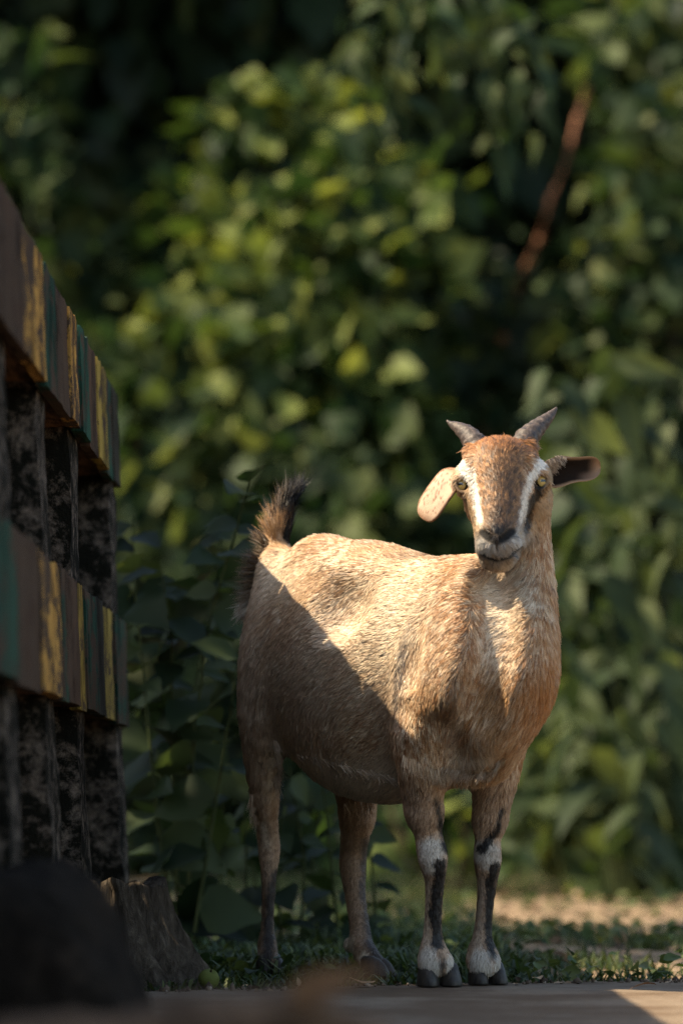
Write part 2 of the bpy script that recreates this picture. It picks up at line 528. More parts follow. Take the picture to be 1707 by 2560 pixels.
o = tag(link("tree_stump", np_mesh("tree_stump", V, F, bark_mat)), "low grey tree stump with flared bark at the foot of the fence", "stump")
o.location = tuple(P(318, 2020, 5.98)[:2]) + (0,)
rock_mat, nt, bs, _ = new_mat("dark_stone")
co = objco(nt); a_ = noise(nt, 14, 7, .7, co); b_ = noise(nt, 70, 4, .7, co)
nt.links.new(ramp(nt, mixc(nt, .5, a_, b_), [(.35, (.006, .005, .004)), (.55, (.016, .012, .009)), (.72, (.05, .034, .024))]), bs.inputs["Base Color"])
bs.inputs["Roughness"].default_value = .95
bump(nt, bs, a_, .8, .02)
def rock(seed, sx, sy, sz):
    bm = bmesh.new(); bmesh.ops.create_icosphere(bm, subdivisions=5, radius=1)
    V = np.array([v.co[:] for v in bm.verts]); F = np.array([[v.index for v in f.verts] for f in bm.faces]); bm.free()
    V = np.sign(V) * np.abs(V) ** .72
    V *= (1 + .22 * (noise3(V, 1.3, seed) - .5) + .12 * (noise3(V, 3.2, seed + 1) - .5) + .05 * (noise3(V, 9, seed + 2) - .5))[:, None]
    V[:, 0] += -.30 * V[:, 2] * (V[:, 0] > 0) * V[:, 0]
    return V * [sx, sy, sz], F
V, F = rock(4, .15, .20, .218)
o = tag(link("boulder", np_mesh("boulder", V, F, rock_mat)), "dark rounded boulder out of focus in the lower left corner", "rock")
o.location = (-.335, 4.1, -.015)
branch_mat, nt, bs, _ = new_mat("brown_bark")
co = objco(nt); a_ = noise(nt, 9, 6, .7, co)
nt.links.new(ramp(nt, a_, [(.35, (.05, .032, .022)), (.6, (.16, .10, .065)), (.75, (.28, .19, .13))]), bs.inputs["Base Color"])
bs.inputs["Roughness"].default_value = .9
bump(nt, bs, a_, .8, .02)
pts = np.array([P(-40, 2650, 2.8), P(330, 2610, 2.85), P(560, 2570, 2.9), P(760, 2555, 2.95), P(930, 2610, 3.0), P(1040, 2700, 3.05)])
t_ = np.linspace(0, 5, 60)
pts = np.stack([np.interp(t_, range(6), pts[:, a]) for a in range(3)], 1)
rr = np.interp(t_, range(6), [.026, .026, .026, .024, .018, .009]) * (1 + .12 * np.sin(t_ * 5) + .06 * np.sin(t_ * 13))
V, F = tube_np(pts, rr, 24)
tag(link("fallen_branch", np_mesh("fallen_branch", V, F, branch_mat)), "blurred brown branch lying along the bottom edge in the foreground", "branch")
# ------------------------------------------------------------------ the goat: solid body
TH = math.radians(57)
FWD = np.array([math.cos(TH), -math.sin(TH), 0.0])     # the way the body points
RGT = np.array([-math.sin(TH), -math.cos(TH), 0.0])    # the animal's right side, towards the camera
UP = np.array([0, 0, 1.0])
GX = np.array([1.0, 0, 0])

def trunk_pt(t, top, bot, w):
    px = 745 + 485 * t; d = 6.30 - 0.49 * t
    c = P(px, (top + bot) / 2, d)
    return (c, w, (bot - top) / 2 * d / FPX)

groups = {}
groups["trunk"] = (chain([trunk_pt(-0.02, 1404, 1740, .066), trunk_pt(.10, 1360, 1850, .096), trunk_pt(.3, 1354, 1972, .126), trunk_pt(.5, 1380, 2000, .134),
                          trunk_pt(.7, 1399, 1968, .114), trunk_pt(.86, 1398, 1940, .090), trunk_pt(1.0, 1450, 1915, .072), trunk_pt(1.05, 1560, 1880, .060)], RGT, 3), .01, .02)
groups["hip"] = ([blob(P(800, 1408, 6.22), .03, .05, .035, RGT), blob(P(690, 1420, 6.30), .022, .03, .03, RGT)], .01, .05)
groups["neck"] = (chain([(P(1285, 1225, 5.80), .041, .054), (P(1293, 1330, 5.82), .039, .054), (P(1286, 1450, 5.83), .044, .070),
                         (P(1268, 1560, 5.82), .054, .094), (P(1252, 1680, 5.80), .064, .100)], RGT, 3), .01, .032)
groups["brisket"] = (chain([(P(1285, 1620, 5.78), .046, .045), (P(1284, 1720, 5.76), .050, .048), (P(1256, 1820, 5.77), .042, .036), (P(1214, 1915, 5.82), .036, .020), (P(1140, 1925, 5.87), .03, .016)], RGT, 3), .01, .022)
groups["shoulder"] = (chain([(P(1165, 1470, 5.81), .018, .05), (P(1150, 1600, 5.765), .024, .06), (P(1130, 1720, 5.745), .026, .055)], RGT, 3), .01, .045)
groups["rear_thigh"] = (chain([(P(715, 1500, 6.27), .042, .066), (P(697, 1620, 6.235), .046, .080), (P(675, 1770, 6.25), .043, .066), (P(658, 1890, 6.29), .025, .040),
                               (P(662, 2000, 6.325), .0165, .024)], RGT, 3), .006, .03)
groups["rear_shank"] = (chain([(P(662, 2000, 6.325), .0165, .024), (P(670, 2085, 6.345), .0145, .021), (P(673, 2130, 6.345), .0150, .019), (P(672, 2200, 6.335), .0105, .012), (P(669, 2310, 6.325), .0088, .0105),
                         (P(668, 2362, 6.315), .0140, .015), (P(671, 2396, 6.30), .0145, .015)], RGT, 3), .004, .012)
groups["off_thigh"] = (chain([(P(850, 1560, 6.36), .05, .08), (P(870, 1750, 6.33), .05, .075), (P(890, 1930, 6.31), .036, .045), (P(893, 2040, 6.31), .024, .030)], RGT, 3), .006, .03)
groups["off_shank"] = (chain([(P(893, 2040, 6.31), .024, .030), (P(884, 2120, 6.33), .0195, .023), (P(882, 2165, 6.33), .0200, .022), (P(888, 2240, 6.31), .0155, .016), (P(899, 2320, 6.28), .0150, .015),
                        (P(903, 2362, 6.26), .0175, .017), (P(926, 2398, 6.225), .0160, .016)], RGT, 3), .004, .012)
groups["off_dew"] = ([blob(P(876, 2362, 6.29), .011, .011, .012)], .004, .012)
groups["fore_arm"] = (chain([(P(1135, 1500, 5.87), .035, .07), (P(1090, 1680, 5.815), .045, .065), (P(1058, 1830, 5.84), .038, .052), (P(1052, 1930, 5.86), .031, .040), (P(1060, 2030, 5.88), .0255, .029)], RGT, 3), .006, .035)
groups["fore_shank"] = (chain([(P(1060, 2030, 5.88), .0255, .029), (P(1070, 2085, 5.885), .0195, .022), (P(1081, 2142, 5.88), .0215, .022), (P(1086, 2200, 5.89), .0140, .016), (P(1083, 2280, 5.90), .0118, .013), (P(1081, 2340, 5.905), .0135, .014),
                         (P(1083, 2385, 5.90), .0215, .018), (P(1090, 2408, 5.895), .0245, .017)], GX, 3), .004, .012)
groups["off_fore_arm"] = (chain([(P(1235, 1760, 5.93), .06, .06), (P(1234, 1900, 5.95), .042, .045), (P(1232, 1975, 5.955), .030, .033), (P(1224, 2050, 5.96), .0235, .026)], GX, 3), .006, .03)
groups["off_fore_shank"] = (chain([(P(1224, 2050, 5.96), .0235, .026), (P(1219, 2095, 5.96), .0180, .020), (P(1218, 2148, 5.955), .0200, .021), (P(1217, 2205, 5.965), .0140, .015), (P(1210, 2285, 5.97), .0115, .013), (P(1205, 2345, 5.97), .0140, .0145),
                         (P(1205, 2385, 5.965), .0225, .018), (P(1210, 2408, 5.955), .0235, .017)], GX, 3), .004, .012)
groups["udder"] = ([blob(P(800, 1885, 6.28), .035, .035, .035)], .01, .02)
groups["tail"] = (chain([(P(716, 1420, 6.31), .026, .026), (P(694, 1365, 6.33), .017, .017), (P(698, 1310, 6.33), .011, .012), (P(722, 1262, 6.32), .006, .007)], RGT, 3), .004, .015)
HD = 5.70
head = chain([(P(1250, 1190, 5.768), .050, .045), (P(1249, 1200, 5.742), .053, .055), (P(1247, 1262, 5.708), .0375, .047), (P(1244, 1318, 5.672), .0285, .037), (P(1244, 1366, 5.650), .0255, .028)], GX, 3)
head += chain([(P(1178, 1186, 5.735), .018, .020), (P(1250, 1172, 5.718), .024, .022), (P(1328, 1178, 5.74), .018, .020)], UP, 2)          # brow
head += chain([(P(1242, 1398, 5.668), .0205, .014), (P(1249, 1370, 5.70), .025, .022), (P(1262, 1310, 5.775), .040, .036), (P(1276, 1255, 5.83), .046, .045)], GX, 3)   # lower jaw
head += [blob(P(1200, 1252, 5.765), .022, .034, .034), blob(P(1322, 1244, 5.77), .026, .034, .034)]                                       # cheeks
head += [blob(P(1161, 1206, 5.735), .0165, .018, .019), blob(P(1347, 1199, 5.74), .0165, .018, .019)]                                     # eye sockets
head += [blob(P(1242, 1341, 5.632), .023, .012, .015)]                                                                                    # nose pad
head += [blob(P(1219, 1370, 5.640), .013, .014, .014), blob(P(1270, 1366, 5.642), .014, .014, .014)]                                       # lips
head += [blob(P(1196, 1132, 5.775), .018, .020, .015), blob(P(1304, 1122, 5.778), .018, .020, .015), blob(P(1249, 1138, 5.768), .028, .026, .015)]   # horn roots, poll
groups["head"] = (head, .012, .025)

VOX = 0.003
fld = Field((-0.215, 5.54, 0.012), (0.355, 6.50, 0.90), VOX)
for nm, (sg, ki, ko) in groups.items():
    fld.add(sg, ki, ko)
# hollow of the flank, groove behind the shoulder, dip between shoulder and neck
fld.cut([blob(P(855, 1500, 5.97), .035, .05, .05, RGT)], .05)
fld.cut(chain([(P(1010, 1560, 5.79), .014, .014), (P(985, 1760, 5.80), .014, .014)], RGT, 2), .05)
grv = [(1228, 1440, .006), (1238, 1520, .010), (1236, 1610, .010), (1212, 1700, .009), (1190, 1790, .007)]
fld.cut(chain([(P(a, b, (fld.surf(a, b) or 5.75) - .0235 + c), .022, .022) for a, b, c in grv], UP, 3), .035)
fold = [(1118, 1922), (1150, 1930), (1190, 1934), (1235, 1926), (1262, 1895)]
fld.cut(chain([(P(a, b, (fld.surf(a, b) or 5.8) - .001), .0055, .011) for a, b in fold], UP, 3), .006)
# openings of the head: nostrils, mouth line, eye hollows (set from the surface found on the sight line)
def on(px, py, off=0.0):
    d = fld.surf(px, py)
    return P(px, py, (d if d else 5.7) + off)
EYES = [(on(1157, 1213, .0085), np.array([-0.42, -0.90, 0.08])), (on(1350, 1204.5, .0085), np.array([0.40, -0.91, 0.08]))]
cuts = [chain([(on(1203, 1329, .001), .003, .003), (on(1211, 1336, -.001), .0055, .0055), (on(1229, 1350, -.001), .0042, .0045)], UP, 2),
        chain([(on(1282, 1325, .001), .003, .003), (on(1273, 1334, -.001), .0055, .0055), (on(1255, 1350, -.001), .0042, .0045)], UP, 2),
        chain([(on(1241, 1354, -.001), .0018, .003), (on(1241, 1384, -.001), .0018, .003)], GX, 2),
        chain([(on(1203, 1379, 0), .0020, .006), (on(1216, 1389, 0), .0028, .007), (on(1241, 1397, 0), .003, .007), (on(1272, 1389, 0), .0028, .007), (on(1300, 1360, 0), .0026, .007)], UP, 3)]
for c in cuts:
    fld.cut(c, .003)
for c, nrm in EYES:
    fld.cut([blob(c - np.array([0, .004, 0]), .0125, .012, .0098)], .004)
for c, sg in ((EYES[0][0], -1), (EYES[1][0], 1)):
    q = lambda dx, dz, dy: c + np.array([dx * sg, -.0095 + dy, dz])
    fld.add(chain([(q(-.0135, -.002, .003), .0022, .0030), (q(-.008, .0092, -.0015), .0024, .0034), (q(0, .0122, -.001), .0028, .0038), (q(.008, .0092, .003), .0026, .0036), (q(.0125, .0, .006), .0022, .003)], GX, 3), .002, .004)
    fld.add(chain([(q(-.0135, -.002, .003), .0022, .0030), (q(-.007, -.0098, .0), .0022, .0030), (q(.002, -.0118, .001), .0024, .003), (q(.0125, .0, .006), .0022, .003)], GX, 3), .002, .004)
BV, BQ = fld.mesh()
def surf_pt(px, py, off=-.001):
    d = fld.surf(px, py)
    return None if d is None else P(px, py, d + off)
EDGE_PTS = {"belly": [surf_pt(x, 1876 + max(0, x - 715) * .24) for x in range(712, 985, 9)], "elbow": [surf_pt(x, 1890 + (x - 1010) * .42) for x in range(1012, 1110, 8)],
            "brisket": [surf_pt(x, y + 4) for x, y in zip(range(1112, 1262, 9), np.interp(range(1112, 1262, 9), [q[0] for q in fold], [q[1] for q in fold]) - 14)], "thigh": [surf_pt(x, y) for x, y in ((688, 1850), (692, 1880), (694, 1905), (692, 1930), (690, 1950))]}
del fld
BV = smooth_verts(BV, BQ, 2, 0.5)
BN = vert_normals(BV, BQ)

# ---- what each point of the hide belongs to
GN = list(groups)
def weights(p, sigma=.008):
    D = np.stack([np.min([g.dist(p[:, 0], p[:, 1], p[:, 2]) for g in groups[n][0]], 0) for n in GN], 1)
    W = np.exp(-np.clip(D, -0.02, 1) / sigma)
    return W / (W.sum(1, keepdims=True) + 1e-30)
def px_of(p):
    return CX + p[:, 0] * FPX / p[:, 1], HOR - (p[:, 2] - H_CAM) * FPX / p[:, 1]
def poly_d(u, v, pts):
    """distance to a polyline with its parameter, in the head's or leg's own plane"""
    best = np.full(len(u), 1e9); par = np.zeros(len(u))
    n = len(pts) - 1
    for i in range(n):
        a, b = np.array(pts[i], float), np.array(pts[i + 1], float)
        ab = b - a; t = np.clip(((u - a[0]) * ab[0] + (v - a[1]) * ab[1]) / ab.dot(ab), 0, 1)
        d = np.hypot(u - a[0] - t * ab[0], v - a[1] - t * ab[1])
        m = d < best; best[m] = d[m]; par[m] = (i + t[m]) / n
    return best, par

TAN, PALE, RUST = np.array([.46, .25, .11]), np.array([.82, .66, .48]), np.array([.30, .115, .032])
GREY, DARK, BLACK, WHITE, UMBER = np.array([.44, .335, .25]), np.array([.085, .05, .028]), np.array([.012, .010, .009]), np.array([.80, .72, .62]), np.array([.20, .115, .06])

def hide_colour(p, n, W, fine):
    """coat colour at points p; fine = per-tuft random number"""
    u, v = px_of(p)
    g = {k: W[:, i] for i, k in enumerate(GN)}
    def lay(c, new, m):
        m = np.clip(m, 0, 1)[:, None]
        return c * (1 - m) + np.asarray(new) * m
    def spot(cx, cy, rx, ry, rot=0):
        a = math.radians(rot); x, y = u - cx, v - cy
        x, y = x * math.cos(a) + y * math.sin(a), -x * math.sin(a) + y * math.cos(a)
        return np.exp(-((x / rx) ** 2 + (y / ry) ** 2))
    n1 = noise3(p, 22, 1); n2 = noise3(p, 60, 2); n3 = noise3(p, 150, 3)
    c = np.tile(TAN, (len(p), 1))
    c = lay(c, PALE, sstep(.36, .86, .45 * n1 + .25 * n2 + .45 * fine) * .95)
    c = lay(c, RUST, sstep(.48, .88, .35 * n2 + .3 * n3 + .6 * (1 - fine)) * .9)
    # trunk
    c = lay(c, GREY, spot(760, 1720, 200, 230) * .75)  # greyer tone of the shaded flank put into the coat colour
    c = lay(c, GREY * .9, spot(980, 1730, 45, 130, 10) * .6)
    c = lay(c, PALE, spot(1000, 1560, 130, 150, -30) * .85 * (.45 + fine))
    c = lay(c, PALE, spot(1240, 1540, 45, 130, -10) * .7 * (.45 + fine))
    c = lay(c, PALE * 1.1, spot(690, 1440, 70, 60) * .65)
    c = lay(c, RUST * 1.15, spot(1130, 1560, 70, 170, 25) * .55 * (1.3 - fine))
    c = lay(c, UMBER, spot(830, 1420, 60, 36, 18) * 1.2 * sstep(.45, .95, .5 * n3 + (1 - fine) * .7))
    c = lay(c, UMBER * .8, spot(860, 1450, 40, 25, 25) * .8 * sstep(.3, .7, n3 + fine * .3))
    c = lay(c, DARK * 1.3, spot(1128, 1760, 26, 75, 12) * 1.0 * sstep(.15, .6, n3 * .6 + fine * .5))
    c = lay(c, UMBER, spot(1045, 1393, 70, 9) * .8 * sstep(.3, .7, n2 + .3 * fine))
    belly = sstep(.35, .75, -n[:, 2]) * g["trunk"]
    c = lay(c, np.array([.60, .48, .37]), belly * .9)
    c = lay(c, np.array([.62, .50, .39]), sstep(1870, 1920, v) * g["trunk"] * .85)
    chest = np.clip(g["brisket"] + .8 * g["neck"] * sstep(1500, 1650, v), 0, 1)
    c = lay(c, np.array([.46, .25, .11]), chest * .7 * (1.2 - .6 * fine))
    c = lay(c, RUST * 1.2, spot(1370, 1760, 60, 130) * .75)
    c = lay(c, PALE, spot(1185, 1890, 52, 16, -6) * .8)
    c = lay(c, PALE, spot(1275, 1480, 55, 110) * .55)
    thigh = np.clip(g["rear_thigh"], 0, 1)
    c = lay(c, np.array([.50, .36, .26]), thigh * .6)
    c = lay(c, PALE * .9, spot(690, 1900, 14, 70, 5) * .8)
    # legs
    legs = sum(g[k] for k in ("rear_shank", "off_thigh", "off_shank", "fore_shank", "off_fore_shank", "off_dew")) + g["off_fore_arm"] * sstep(1900, 1980, v) + g["fore_arm"] * sstep(1880, 1990, v)
    legs = np.clip(legs, 0, 1)
    c = lay(c, np.array([.40, .265, .175]) * (.6 + .7 * fine[:, None]), legs * .92)
    def stripe(pts, w0, w1, col, grp, amt=1.0, soft=5):
        nonlocal c
        d, t = poly_d(u, v, pts)
        w = w0 + (w1 - w0) * t + (n3 - .5) * 9 + (fine - .5) * 9
        c = lay(c, col, sstep(soft, -soft, d - w) * amt * np.clip(sum(g[k] for k in grp) * 1.3, 0, 1))
    FR, FL = ("fore_shank", "fore_arm"), ("off_fore_shank", "off_fore_arm")
    stripe([(1078, 2125), (1080, 2160)], 34, 24, WHITE * .72, FR, .9, 10)
    stripe([(1062, 2200), (1066, 2370)], 14, 14, np.array([.46, .36, .27]), FR, .8, 8)
    stripe([(1090, 1985), (1103, 2060), (1114, 2118)], 4, 13, BLACK, FR)
    stripe([(1100, 2158), (1098, 2195), (1088, 2260), (1092, 2360)], 17, 15, BLACK, FR)
    stripe([(1070, 2390), (1072, 2440)], 24, 34, WHITE * .7, FR, .95, 9)
    stripe([(1125, 2395), (1140, 2440)], 12, 16, WHITE * .7, FR, .95, 8)
    stripe([(1102, 2380), (1108, 2440)], 4, 5, BLACK, FR, .9)
    stripe([(1215, 2130), (1225, 2150)], 34, 26, WHITE * .58, FL, .85, 9)
    stripe([(1196, 2200), (1190, 2370)], 14, 12, np.array([.43, .33, .25]), FL, .8, 8)
    stripe([(1258, 2010), (1238, 2075), (1205, 2120)], 5, 11, BLACK, FL)
    stripe([(1238, 2165), (1228, 2200), (1222, 2290), (1225, 2380)], 14, 13, BLACK, FL)
    stripe([(1200, 2395), (1205, 2440)], 24, 36, WHITE * .66, FL, .95, 9)
    stripe([(1240, 2395), (1250, 2440)], 8, 14, WHITE * .66, FL, .95, 8)
    c = lay(c, DARK * 1.1, g['rear_shank'] * sstep(2130, 2230, v) * .75)
    c = lay(c, UMBER * 1.2, np.clip(g['off_shank'] + g['off_thigh'], 0, 1) * .5)
    stripe([(690, 2180), (676, 2240), (672, 2330), (668, 2440)], 9, 13, BLACK * 1.5, ("rear_shank",), .92)
    stripe([(702, 2385), (703, 2430)], 9, 14, WHITE * .55, ("rear_shank",), .9)
    stripe([(648, 2385), (645, 2430)], 6, 8, WHITE * .35, ("rear_shank",), .8)
    stripe([(655, 2060), (668, 2110)], 9, 10, PALE * .8, ("rear_shank", "rear_thigh"), .6, 8)  # pale fleck of sun painted on the hock
    stripe([(915, 2100), (912, 2230), (925, 2340), (945, 2400)], 12, 16, BLACK * 1.6, ("off_shank", "off_thigh"), .9, 9)
    stripe([(872, 2350), (874, 2372)], 14, 12, PALE * .8, ("off_shank", "off_dew"), .9)
    stripe([(912, 2395), (918, 2425)], 16, 18, PALE * .85, ("off_shank",), .9)
    c = lay(c, BLACK * 1.5, g["udder"])  # udder blackened, its deep shade put into the colour
    # tail
    tl = g["tail"]
    c = lay(c, np.array([.30, .17, .08]), tl * .8)
    c = lay(c, BLACK, tl * np.clip(sstep(1310, 1275, v + (n2 - .5) * 20) + sstep(712, 722, u) * sstep(1372, 1350, v), 0, 1))
    # head: markings run over the face
    hd = np.clip(g["head"] * 1.15, 0, 1) * sstep(1440, 1400, v)
    c = lay(c, np.array([.07, .030, .013]) * (1 - fine[:, None]) + np.array([.46, .225, .09]) * fine[:, None], hd * np.clip(sstep(75, 45, np.abs(u - 1249) - (1180 - v) * .0), 0, 1) * sstep(1380, 1330, v))
    c = lay(c, RUST * (.5 + .9 * fine[:, None]), hd * sstep(1150, 1120, v) * .8)
    c = lay(c, DARK, hd * sstep(60, 40, np.abs(u - 1249)) * sstep(.62, .9, .5 * n3 + .6 * (1 - fine)) * .9)
    c = lay(c, DARK, hd * spot(1250, 1245, 40, 95) * 1.0 * sstep(.25, .75, n3 * .7 + .5 * (1 - fine)))
    c = lay(c, DARK * .8, hd * spot(1240, 1302, 26, 26) * 1.0)
    fine3 = fine[:, None]
    def fstripe(pts, w0, w1, col, amt=1.0, soft=5, w_mid=None):
        nonlocal c
        d, t = poly_d(u, v, pts)
        w = w0 + (w1 - w0) * t if w_mid is None else np.interp(t, [0, .5, 1], [w0, w_mid, w1])
        c = lay(c, col, sstep(soft, -soft, d - w - (n3 - .5) * 6 - (fine - .5) * 7) * amt * hd)
    CHEEK = np.array([.56, .38, .23])
    c = lay(c, CHEEK, hd * sstep(1190, 1165, u + (v - 1200) * -.28) * .9)
    c = lay(c, CHEEK * .75, hd * sstep(1330, 1350, u + (v - 1230) * .26) * .95)
    fstripe([(1150, 1225), (1180, 1262), (1200, 1315)], 5, 4, DARK * .9, .85)
    fstripe([(1350, 1215), (1325, 1245), (1312, 1290), (1304, 1330)], 12, 8, BLACK * 1.5, 1.0, 6, 13)
    fstripe([(1166, 1160), (1184, 1195), (1193, 1240), (1202, 1295), (1204, 1315)], 15, 4, WHITE, 1.0, 5, 8)
    fstripe([(1346, 1152), (1322, 1185), (1309, 1230), (1300, 1290), (1297, 1318)], 15, 4, WHITE, 1.0, 5, 8)
    fstripe([(1143, 1208), (1152, 1203), (1166, 1206), (1172, 1216), (1160, 1224), (1147, 1222)], 3, 3, BLACK, .95, 3)
    fstripe([(1338, 1212), (1343, 1199), (1352, 1193), (1362, 1196)], 4, 3, BLACK, .95, 3)
    MUZ = np.array([.33, .27, .215])
    c = lay(c, MUZ * (.75 + .5 * fine3), hd * sstep(1325, 1350, v + np.abs(u - 1242) * .15))
    c = lay(c, WHITE * .66, hd * (spot(1204, 1362, 13, 20) + spot(1290, 1345, 14, 22) + spot(1240, 1412, 40, 9) * .8))
    c = lay(c, BLACK, hd * sstep(13, 6, poly_d(u, v, [(1206, 1332), (1222, 1345), (1241, 1352), (1260, 1345), (1279, 1330)])[0] - 1))
    c = lay(c, BLACK * 1.6, hd * spot(1242, 1330, 30, 12))
    c = lay(c, BLACK, hd * sstep(10, 4, poly_d(u, v, [(1206, 1382), (1222, 1393), (1241, 1399), (1272, 1390), (1300, 1362)])[0]))
    c = lay(c, DARK, hd * sstep(4, 1, poly_d(u, v, [(1241, 1352), (1241, 1384)])[0]))
    return c
# ---- materials of the animal
skin_mat, nt, bs, _ = new_mat("hide")
at = N(nt, "ShaderNodeAttribute", attribute_name="Col")
nz = noise(nt, 420, 3, .7)
nt.links.new(mixc(nt, 1.0, at.outputs[0], ramp(nt, nz, [(.3, (.45, .42, .40)), (.7, (1, 1, 1))]), 'MULTIPLY'), bs.inputs["Base Color"])
bs.inputs["Roughness"].default_value = .8
bs.inputs["Specular IOR Level"].default_value = .25
bump(nt, bs, noise(nt, 300, 3, .7), .6, .003)

hair_mat = bpy.data.materials.new("coat_hair"); hair_mat.use_nodes = True
nt = hair_mat.node_tree
nt.nodes.remove(nt.nodes["Principled BSDF"])
hb = nt.nodes.new("ShaderNodeBsdfPrincipled")      # each strand shades with the normal of the hide it lies on
ha = N(nt, "ShaderNodeAttribute", attribute_name="hair_colour")
hnm = N(nt, "ShaderNodeAttribute", attribute_name="hide_normal")
nt.links.new(ha.outputs["Color"], hb.inputs["Base Color"])
nt.links.new(hnm.outputs["Vector"], hb.inputs["Normal"])
hb.inputs["Roughness"].default_value = .5
hb.inputs["Specular IOR Level"].default_value = .35
nt.links.new(hb.outputs[0], nt.nodes["Material Output"].inputs["Surface"])
try: hair_mat.cycles.use_bump_map_correction = False
except Exception as e: print("BMC", e)
try: hair_mat.use_bump_map_correction = False
except Exception as e: print("BMC", e)
scene.cycles_curves.shape = 'RIBBONS'

def hair_object(name, pts, radii, cols, nrm, parent):
    """pts (n,k,3), radii (n,k), cols (n,3): real strands of hair as one curves object"""
    n, k = pts.shape[:2]
    hc = bpy.data.hair_curves.new(name)
    hc.add_curves([k] * n)
    hc.attributes["position"].data.foreach_set("vector", pts.astype(np.float32).ravel())
    ra = hc.attributes.get("radius") or hc.attributes.new("radius", 'FLOAT', 'POINT')
    ra.data.foreach_set("value", radii.astype(np.float32).ravel())
    ca = hc.attributes.new("hair_colour", 'FLOAT_COLOR', 'CURVE')
    c4 = np.ones((n, 4), np.float32); c4[:, :3] = cols
    ca.data.foreach_set("color", c4.ravel())
    na = hc.attributes.new("hide_normal", 'FLOAT_VECTOR', 'CURVE')
    na.data.foreach_set("vector", np.ascontiguousarray(nrm, np.float32).ravel())
    hc.materials.append(hair_mat)
    return link(name, hc, parent)

def unit(a):
    return a / (np.linalg.norm(a, axis=-1, keepdims=True) + 1e-12)

def grow(roots, nrm, direc, length, lift, curl, seed, clump=.006, clump_amt=.55, k=4, wob=.25):
    """strands that leave the hide at 'lift', lie over along 'direc' and gather in tufts"""
    r = np.random.default_rng(seed)
    n = len(roots)
    d = direc - nrm * np.sum(direc * nrm, 1, keepdims=True)
    d = unit(unit(d) + r.normal(0, wob, (n, 3)) * 1.0)
    d = unit(d - nrm * np.sum(d * nrm, 1, keepdims=True))
    L = length * r.uniform(.45, 1.45, n)
    s = np.linspace(0, 1, k)
    out = np.zeros((n, k, 3))
    lf = lift * r.uniform(.6, 1.4, n)
    for j, t in enumerate(s):
        up = lf * (t - curl * t * t)
        out[:, j] = roots + d * (L * t)[:, None] + nrm * (L * up)[:, None]
    # tufts
    key = np.floor(roots / clump + r.uniform(-.35, .35, (n, 3))).astype(np.int64)
    _, inv = np.unique(key[:, 0] * 73856093 ^ key[:, 1] * 19349663 ^ key[:, 2] * 83492791, return_inverse=True)
    m = inv.max() + 1; cnt = np.bincount(inv, minlength=m)
    for j, t in enumerate(s):
        if j == 0: continue
        mean = np.stack([np.bincount(inv, out[:, j, a], m) / cnt for a in range(3)], 1)
        out[:, j] += (mean[inv] - out[:, j]) * (clump_amt * t)
    return out, L, inv

# ---- body mesh with its colours
goat = empty("goat", tuple(np.r_[P(1000, 1280, 6.05)[:2], 0.0]), "tan goat with short horns and dark leg markings standing side-on, looking at the camera", "goat")
def under(o):
    o.parent = goat
    o.matrix_parent_inverse = Matrix.Translation(-goat.location)
    return o
BW = weights(BV)
bcol = hide_colour(BV, BN, BW, np.full(len(BV), .45)) * .8
under(link("body", np_mesh("body", BV, BQ, skin_mat, True, bcol)))

# ---- coat
tri_c = (BV[BQ[:, 0]] + BV[BQ[:, 1]] + BV[BQ[:, 2]] + BV[BQ[:, 3]]) / 4
qa = np.linalg.norm(np.cross(BV[BQ[:, 2]] - BV[BQ[:, 0]], BV[BQ[:, 3]] - BV[BQ[:, 1]]), axis=1) / 2
qn = unit(BN[BQ[:, 0]] + BN[BQ[:, 2]])
view = unit(np.array([0, 0, H_CAM]) - tri_c)
facing = np.sum(view * qn, 1)
qw = BW[BQ[:, 0]]
gi = {k: i for i, k in enumerate(GN)}
dens = qa * np.where(facing > -.25, 1.0, .22)
dens *= 1 + 2.0 * qw[:, gi["head"]] + 1.0 * sum(qw[:, gi[k]] for k in ("rear_shank", "fore_shank", "off_fore_shank", "off_shank"))
dens *= 1 - .9 * qw[:, gi["udder"]]
# bare skin: nose, lips, eye rims
uu, vv = px_of(tri_c)
bare = qw[:, gi["head"]] * np.clip(sstep(16, 8, poly_d(uu, vv, [(1206, 1332), (1222, 1345), (1241, 1352), (1260, 1345), (1279, 1330)])[0])
      + sstep(11, 6, poly_d(uu, vv, [(1206, 1384), (1222, 1394), (1241, 1399), (1272, 1390), (1300, 1362)])[0])
      + sstep(26, 20, np.hypot(uu - 1157, vv - 1211)) + sstep(26, 20, np.hypot(uu - 1351, vv - 1202)), 0, 1)
dens *= 1 - bare
NH = 260000
ids = rng.choice(len(BQ), NH, p=dens / dens.sum())
a, b = rng.uniform(0, 1, (2, NH))
q = BQ[ids]
bil = lambda A: (A[q[:, 0]] * ((1 - a) * (1 - b))[:, None] + A[q[:, 1]] * (a * (1 - b))[:, None] + A[q[:, 2]] * (a * b)[:, None] + A[q[:, 3]] * ((1 - a) * b)[:, None])
hp = bil(BV); hn = unit(bil(BN)); hw = bil(BW)
ch_dir = {}
for nme in GN:
    sg = groups[nme][0]
    D = np.stack([s.dist(hp[:, 0], hp[:, 1], hp[:, 2]) for s in sg], 1)
    ch_dir[nme] = np.stack([s.ax for s in sg])[np.argmin(D, 1)]
hu, hv = px_of(hp)
sw = (noise3(hp, 9, 5)[:, None] - .5) * 1.4
sw2 = (noise3(hp, 25, 6)[:, None] - .5) * 1.3
hd_dir = np.zeros((NH, 3))
hd_dir += hw[:, [gi["trunk"]]] * (-FWD * .85 - UP * (.35 + .5 * sstep(1400, 1800, hv))[:, None] + UP * sw * .9 + FWD * sw2 * .7)
